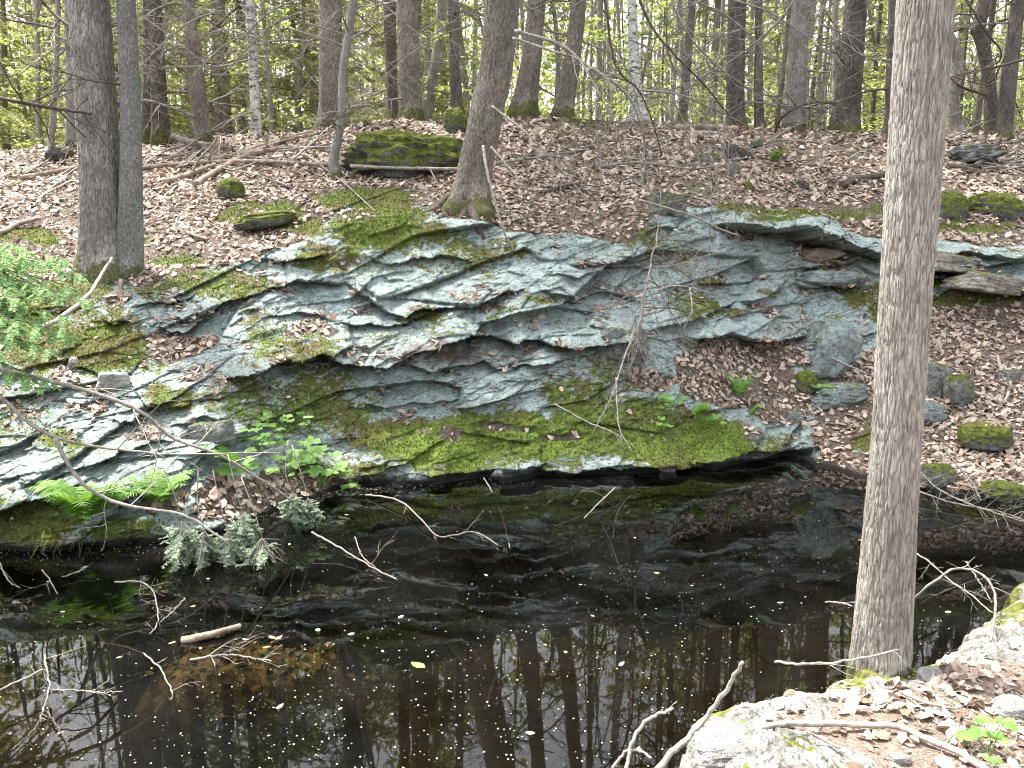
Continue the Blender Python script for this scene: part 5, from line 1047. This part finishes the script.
# ------------------------------------------------------------------ green plants
M_fern = mat_leaf('fern_fronds', ((0, (.09, .20, .035)), (.5, (.15, .29, .055)), (1, (.23, .36, .09))), .3, (1.4, 1.4, .8))
M_seed = mat_leaf('seedling_leaves', ((0, (.13, .27, .06)), (.5, (.20, .36, .095)), (1, (.30, .45, .15))), .4, (1.4, 1.4, .9))
M_cedar = mat_leaf('cedar_scales', ((0, (.20, .27, .19)), (.6, (.29, .37, .28)), (1, (.38, .40, .20))), .2, (1.2, 1.2, 1))
M_grass = mat_leaf('dry_grass', ((0, (.12, .16, .03)), (.5, (.22, .24, .06)), (1, (.40, .36, .16))), .3)
def frond(az, L, rng, arch=.9, steep=1.0):
    t = np.linspace(0, 1, 14); P = np.stack([L * .72 * t ** 1.2 * math.cos(az), L * .72 * t ** 1.2 * math.sin(az), L * steep * (t * 1.25 - .80 * arch * t * t)], -1); VV, QQ, n = [], [], 0
    mb = MB(); mb.tube(P, np.linspace(.0035, .001, 14), 3, cap=False); VV.append(np.concatenate(mb.V)); QQ.append(np.concatenate(mb.Q)); n = len(VV[0])
    m = 19
    for k in range(m):
        f = .16 + .82 * k / m; i_ = f * 12.99; i0 = int(i_); b = P[i0] + (P[i0 + 1] - P[i0]) * (i_ - i0); T = unit(P[i0 + 1] - P[i0]); W = unit(np.cross(T, [0, 0, 1.])); l = L * .30 * (math.sin(math.pi * min(1, .12 + f * .9)) ** .7 * (1.15 - .55 * f))
        for s in (-1, 1):
            D = unit(W * s + T * .45 + np.array([0, 0, -.10 + .12 * rng.normal()])); up = unit(np.cross(D, T) * s); up = up if up[2] > 0 else -up; wd = l * .115; C = unit(np.cross(up, D))
            u = np.linspace(0, 1, 6); prof = np.array([.6, 1, .95, .75, .45, .05]) * wd; z = np.array([1.0, .62, 1.0, .62, .9, 1]); ctr = b + D * (u * l)[:, None] - np.array([0, 0, 1.]) * (u ** 2 * l * .22)[:, None]
            V = np.concatenate([ctr - C * (prof * z)[:, None], ctr + C * (prof * z[::-1])[:, None]]); q = np.array([[i, i + 1, i + 7, i + 6] for i in range(5)]) + n; VV.append(V); QQ.append(q); n += 12
    return np.concatenate(VV), np.concatenate(QQ)
def fern(p, L, nf_, label, seed, az0=0, azr=6.283, group=None, arch=.9):
    rng = np.random.default_rng(seed); o = root('fern', p, label, 'fern', group)
    for k in range(nf_):
        V, Q_ = frond(az0 + azr * (k + .6 * rng.random()) / nf_, L * (.7 + .5 * rng.random()), rng, arch, .7 + .6 * rng.random()); build('frond', V, Q_, M_fern, o)
    return o
fern(on_bank(96, 520, .0) + np.array([0, -.14, .02]), 0.50, 15, 'bright green fern clump under the overhanging ledge edge, largest fern', 1, arch=1.0)
fern(on_bank(170, 503, .0) + np.array([0, -.14, .03]), 0.38, 10, 'smaller fern on the leafy bank beside the large clump', 2)
fern(on_bank(238, 466, .0) + np.array([0, -.15, .02]), .36, 5, 'fern with long fronds above the leaf pocket', 3, az0=2.6, azr=2.8)
fern(on_bank(737, 395, .0) + np.array([0, -.05, 0]), .34, 5, 'thin upright fern growing in the litter pocket', 4, az0=-.6, azr=4, arch=.6)
fern(on_bank(692, 420, .0) + np.array([0, -.10, .02]), .30, 5, 'fern frond spreading over moss at the apron', 5, az0=-1.2, azr=2.4)
fern(on_bank(746, 418, .0) + np.array([0, -.10, .02]), .22, 4, 'single small fern at the rim of the ledge apron', 6, az0=-1.2, azr=2)
fern(on_bank(776, 162, .0), .30, 9, 'yellow-green fern alone on the litter slope under the broad trunks', 7)
def seedling(p, H, nl, ls, label, seed, name='seedling', spread_=.5, group=None):
    rng = np.random.default_rng(seed); o = root(name, p, label, 'seedling', group); mb = MB(); PP, NN, SS, DD = [], [], [], []
    for k in range(nl):
        a = rng.random() * 6.28; h = H * (.35 + .65 * rng.random()); rad = spread_ * H * rng.random() ** .5; tip = np.array([rad * math.cos(a), rad * math.sin(a), h]); mid = tip * np.array([.35, .35, .6]); mb.tube(smooth_path([np.zeros(3), mid, tip], 6), np.linspace(.0028, .0012, 6), 3, cap=False)
        for da in (-1.1, 0, 1.1):
            d = np.array([math.cos(a + da), math.sin(a + da), -.15]); PP.append(tip + d * ls * .66); DD.append(d); NN.append([0, 0, 1.]); SS.append(1.25 * ls * (1.1 if da == 0 else .9) * (.8 + .4 * rng.random()))
    mb.build('stem', M_fern, o); V, F = leaf_mesh(np.array(PP), np.array(NN) + np.array([0, -.5, 0]), np.array(SS), rng, .2, .72, .2, np.array(DD)); build('foliage', V, F, M_seed, o); return o
up = np.array([0, -.10, .02])
seedling(on_bank(292, 480) + up, .36, 24, .075, 'leafy green bramble seedling at the top of the leaf pocket by the water', 1, spread_=.9)
seedling(on_bank(325, 486) + up, .28, 16, .07, 'green bramble spray reaching towards open water', 2, spread_=.9)
seedling(on_bank(262, 452) + up, .26, 14, .055, 'pale bramble seedling above the leaf pocket, against moss', 3, spread_=.7)
seedling(on_bank(283, 440) + up, .28, 8, .05, 'slim seedling climbing the moss beside the pale bramble', 4, spread_=.4)
seedling(on_bank(311, 428) + up, .14, 4, .05, 'tiny seedling alone on the olive moss', 5)
seedling(on_bank(240, 478) + up, .16, 4, .085, 'broad-leaved seedling between the ferns and the bramble', 6)
seedling(on_bank(670, 415) + up, .22, 8, .06, 'light green seedling in the moss below the dead sapling', 7)
seedling(on_bank(662, 432) + up, .14, 5, .05, 'small low seedling on moss beside a white stone', 8)
seedling(on_bank(815, 398) + up, .16, 5, .06, 'little green seedling at the corner stone of the apron', 9)
seedling(on_bank(712, 428) + up, .14, 5, .05, 'small green sprig at the bright moss edge under the fern', 10)
seedling(on_bank(350, 490) + up * .5, .10, 4, .06, 'little sprig at the waterline beside the bramble spray', 11)
p = atz(990, 760, .40); seedling(np.array([p[0], p[1], near_z(p[0], p[1])]), .13, 5, .036, 'bright green seedling on the near bank at the picture corner', 12)
p = atz(948, 742, .40); seedling(np.array([p[0], p[1], near_z(p[0], p[1])]), .06, 1, .04, 'tiny two-leaved sprout on the near bank litter', 13)
# grass tufts at the waterline
for q, (x, y, n, lab) in enumerate(((370, 442, 90, 'tuft of fine yellow-green grass on the moss near the ledge foot'), (60, 535, 110, 'hanging green grass tuft under the ledge overhang by the ferns'), (340, 470, 60, 'grey dry grass tuft hanging at the waterline by the bramble'))):
    rng = np.random.default_rng(q); p = on_bank(x, y) + up * .3; mb = MB()
    for k in range(n):
        b = rng.normal(size=3) * np.array([.12, .05, .03]); d = np.array([rng.normal() * .08, -.08 - .06 * rng.random(), .10 * rng.random()]); mb.tube([b, b + d * .6, b + d + np.array([0, -.03, -.08])], [.0022, .002, .0006], 3, cap=False)
    tag(mb.build('grass_tuft', M_grass), lab, 'grass tuft').location = p

# hemlock whose boughs reach in from the side
b0 = at(-150, 540, 5.75); b0[2] = .1
hem = root('hemlock_sapling', b0, 'fresh green hemlock boughs reaching in beside the ledge', 'hemlock'); rng = np.random.default_rng(5)
P = smooth_path(np.array([(0, 0, -.2), (.03, 0, 1), (.0, .02, 2.2), (.04, 0, 3.4)]), 20); mb = MB(); mb.tube(P, np.linspace(.045, .012, 20), 10); mb.build('trunk', BARK['brown'], hem)
for q, (x, y, Y) in enumerate(((74, 262, 5.0), (88, 275, 5.1), (90, 300, 4.9), (70, 318, 5.2), (84, 338, 5.0), (60, 352, 4.8), (38, 380, 4.9), (20, 300, 4.7), (26, 268, 5.3), (40, 330, 4.6), (8, 360, 4.6), (52, 292, 5.3), (80, 288, 5.0), (66, 330, 4.9), (48, 262, 5.1), (30, 315, 5.1), (56, 385, 4.9), (-30, 300, 5.0), (-60, 340, 4.9))):
    tip = at(x, y, Y) - b0; h = min(3.2, tip[2] + .02 + .22 * rng.random()); st = np.array([0.02, 0, h]); BP = smooth_path([st, st * .5 + tip * .5 + np.array([0, 0, .16]), tip], 12)
    mb = MB(); mb.tube(BP, np.linspace(.010, .0018, 12), 4, cap=False); LL = ([], [], [])
    for s in range(22):
        g = .25 + .74 * (s + rng.random()) / 22; ix = g * 10.99; ii = int(ix); b = BP[ii] + (BP[ii + 1] - BP[ii]) * (ix - ii); T = unit(BP[ii + 1] - BP[ii]); sd = 1 if s % 2 else -1
        D = unit(unit(np.cross(T, [0, 0, 1.])) * sd + T * (.7 + .3 * rng.random()) + np.array([0, 0, -.42])); l = .09 + .46 * (1 - g) * (.35 + .8 * rng.random())
        TP = b + D * (np.linspace(0, 1, 7) * l)[:, None] + np.array([0, 0, -.3 * l]) * (np.linspace(0, 1, 7) ** 2)[:, None]; mb.tube(TP, [.002, .0017, .0015, .0013, .0012, .001, .0008], 3, cap=False); needle_spray(TP, rng, .024, .0062, int(10 + 40 * l), LL)
        for s2 in range(int(l * 20)):
            k = int(rng.integers(1, 5)); sd2 = 1 if s2 % 2 else -1; D2 = unit(unit(np.cross(D, [0, 0, 1.])) * sd2 + D); T2 = TP[k] + D2 * (np.linspace(0, 1, 5) * l * .35)[:, None] + np.array([0, 0, -.02]) * (np.linspace(0, 1, 5) ** 2)[:, None]; needle_spray(T2, rng, .022, .0060, int(8 + 18 * l), LL)
    needle_spray(BP[5:], rng, .02, .0042, 14, LL)
    bo = mb.build('bough', M_twigd, hem); build('needles', np.concatenate(LL[0]), [np.concatenate(LL[1]), np.concatenate(LL[2])], M_sapl, bo)
# grey-green cedar boughs dying over the water
for q, (x, y, Y, L, lab, dry) in enumerate(((182, 535, 5.2, .36, 'drooping grey-green cedar bough over water, largest of the dying ones', 0), (205, 545, 5.2, .26, 'grey-green cedar bough hanging just past the largest one', 0), (243, 528, 5.35, .22, 'bluish cedar spray hanging over water under the leaf pocket', 0), (262, 552, 5.2, .30, 'half bare cedar bough trailing dry twigs into water', 1), (228, 545, 5.25, .24, 'bluish cedar bough between the large and the half bare one', 0), (292, 508, 5.9, .20, 'short bluish cedar tip at the waterline below the bramble', 0), (308, 512, 6.0, .17, 'cedar tip nearest open water under the bramble', 0))):
    p = at(x, y - 14, Y); o = root('cedar_bough', p, lab, 'bough'); rng = np.random.default_rng(60 + q); mb = MB(); LL = ([], [], [])
    for k in range(16):
        a = rng.random() * 6.28; d = np.array([.55 * math.cos(a), .3 * math.sin(a), -.9 + .25 * rng.random()]); BP = np.array(branch_tubes(mb, (0, 0, 0), d, L * 1.35 * (.4 + .6 * rng.random()), .003, rng, 2 if dry or k % 2 else 1, -.25, .2, 4, .5, 7))
        if not dry or k % 3 == 0:
            needle_spray(BP[2:], rng, .026, .0075, 16, LL)
            for s in range(6):
                i_ = int(rng.integers(2, 6)); T2 = BP[i_] + unit(d + rng.normal(size=3) * .8) * (np.linspace(0, 1, 4) * L * .3)[:, None]; needle_spray(T2, rng, .022, .007, 10, LL)
    mb.build('twigs', M_stick, o); build('foliage', np.concatenate(LL[0]), [np.concatenate(LL[1]), np.concatenate(LL[2])], M_cedar, o)
    top = smooth_path(np.array([(0, 0, 0), (-.05, .02, .18), (-.10 + .05 * rng.normal(), .08, .42)]), 8); mb = MB(); mb.tube(top, np.linspace(.003, .004, 8), 4); mb.build('stem', M_stick, o)

# ------------------------------------------------------------------ afloat
M_speck = mat_leaf('floating_petals', ((0, (.55, .55, .45)), (1, (.82, .82, .74))), 0)
n = 4200; x = RNG.random(n) * 1300 - 140; y = 478 + 320 * RNG.random(n) ** .9
dens = sstep(.28, .62, fbm(x / 130, y / 60, s=141)) * (.35 + .65 * np.exp(-((x - 520) / 380) ** 2)) + .10; ok = RNG.random(n) < dens; P = atz(x[ok], y[ok], .004); edgeY = np.interp(x[ok], fpx, rowsY[0]); P = P[P[:, 1] < edgeY - .1]
xe = np.concatenate([RNG.random(900) * 1050, RNG.normal(size=300) * 30 + 350]); Pe = atz(xe, np.interp(xe, fpx, wl), .004); Pe[:, 1] -= .04 + .28 * RNG.random(1200) ** 2; P = np.concatenate([P, Pe])
th = np.arange(6) / 6 * 6.283; rs = (.0014 + .0032 * RNG.random(len(P)) ** 2.2)[:, None]; V = P[:, None] + np.stack([np.cos(th) * rs * (.7 + .6 * RNG.random((len(P), 6))), np.sin(th) * rs * (.7 + .6 * RNG.random((len(P), 6))), 0 * th + .001 * RNG.random((len(P), 1))], -1)
tag(build('floating_specks', V.reshape(-1, 3), (np.arange(len(P)) * 6)[:, None] + np.arange(6), M_speck), kind='stuff')
M_float = mat_leaf('floating_leaves', ((0, (.42, .46, .16)), (.5, (.60, .60, .28)), (1, (.68, .64, .50))), .1)
def float_leaf(x, y, L, label, seed, mat=M_float, group=None):
    rng = np.random.default_rng(seed); p = atz(x, y, .006); V, F = leaf_mesh(np.zeros((1, 3)), np.array([[0, 0, 1.]]), np.array([L]), rng, .08, .5, .05)
    o = build('floating_leaf', V, F, mat); o.location = p; return tag(o, label, 'leaf', group)
M_gl = mat_leaf('green_floating_leaves', ((0, (.16, .26, .06)), (1, (.22, .34, .10))), .1); M_bl = mat_leaf('brown_floating_leaves', ((0, (.36, .18, .09)), (1, (.42, .24, .13))), .1)
P = np.stack([mc[0] + RNG.normal(size=420) * .36, mc[1] + .18 + RNG.normal(size=420) * .16, np.zeros(420)], -1)
zi = gz[np.clip(np.rint((P[:, 1] + 2) / 14 * 239).astype(int), 0, 239), np.clip(np.rint((P[:, 0] + 16) / 32 * 299).astype(int), 0, 299)]; P[:, 2] = np.minimum(zi + .02, .008)
V, F = leaf_mesh(P[zi > -.25], np.array([0, 0, 1.]) + 0 * P[zi > -.25], .02 + .05 * RNG.random((zi > -.25).sum()), RNG, .3, .55, .25)
tag(build('sunken_leaf_litter', V, F, mat_leaf('sunken_brown_leaves', ((0, (.09, .065, .04)), (.6, (.20, .145, .09)), (1, (.34, .26, .17))))), kind='stuff')
float_leaf(418, 665, .10, 'green leaf floating flat, largest leaf on the pond', 1, M_gl)
float_leaf(272, 637, .06, 'orange-brown leaf floating by the peeled log', 2, M_bl)
float_leaf(351, 634, .045, 'white petal-like leaf floating in the open pond, beside a curled twig', 3)
float_leaf(318, 630, .05, 'yellowish leaf floating between the shoal and the white petal', 4)
float_leaf(280, 706, .05, 'bright yellow-green leaf floating below the shoal', 5)
float_leaf(862, 540, .09, 'pale dead leaf floating just past the trunk', 6, M_bl)
float_leaf(948, 612, .06, 'pale leaf floating under the arching stem', 7)
for q in range(34):
    x, y = 40 + 800 * RNG.random(), 510 + 240 * RNG.random()
    if 660 < x and y > 660: continue
    float_leaf(x, y, .022 + .022 * RNG.random(), 'tiny pale yellowish leaf afloat among the white specks', 20 + q, group='tiny leaves afloat on the pond')
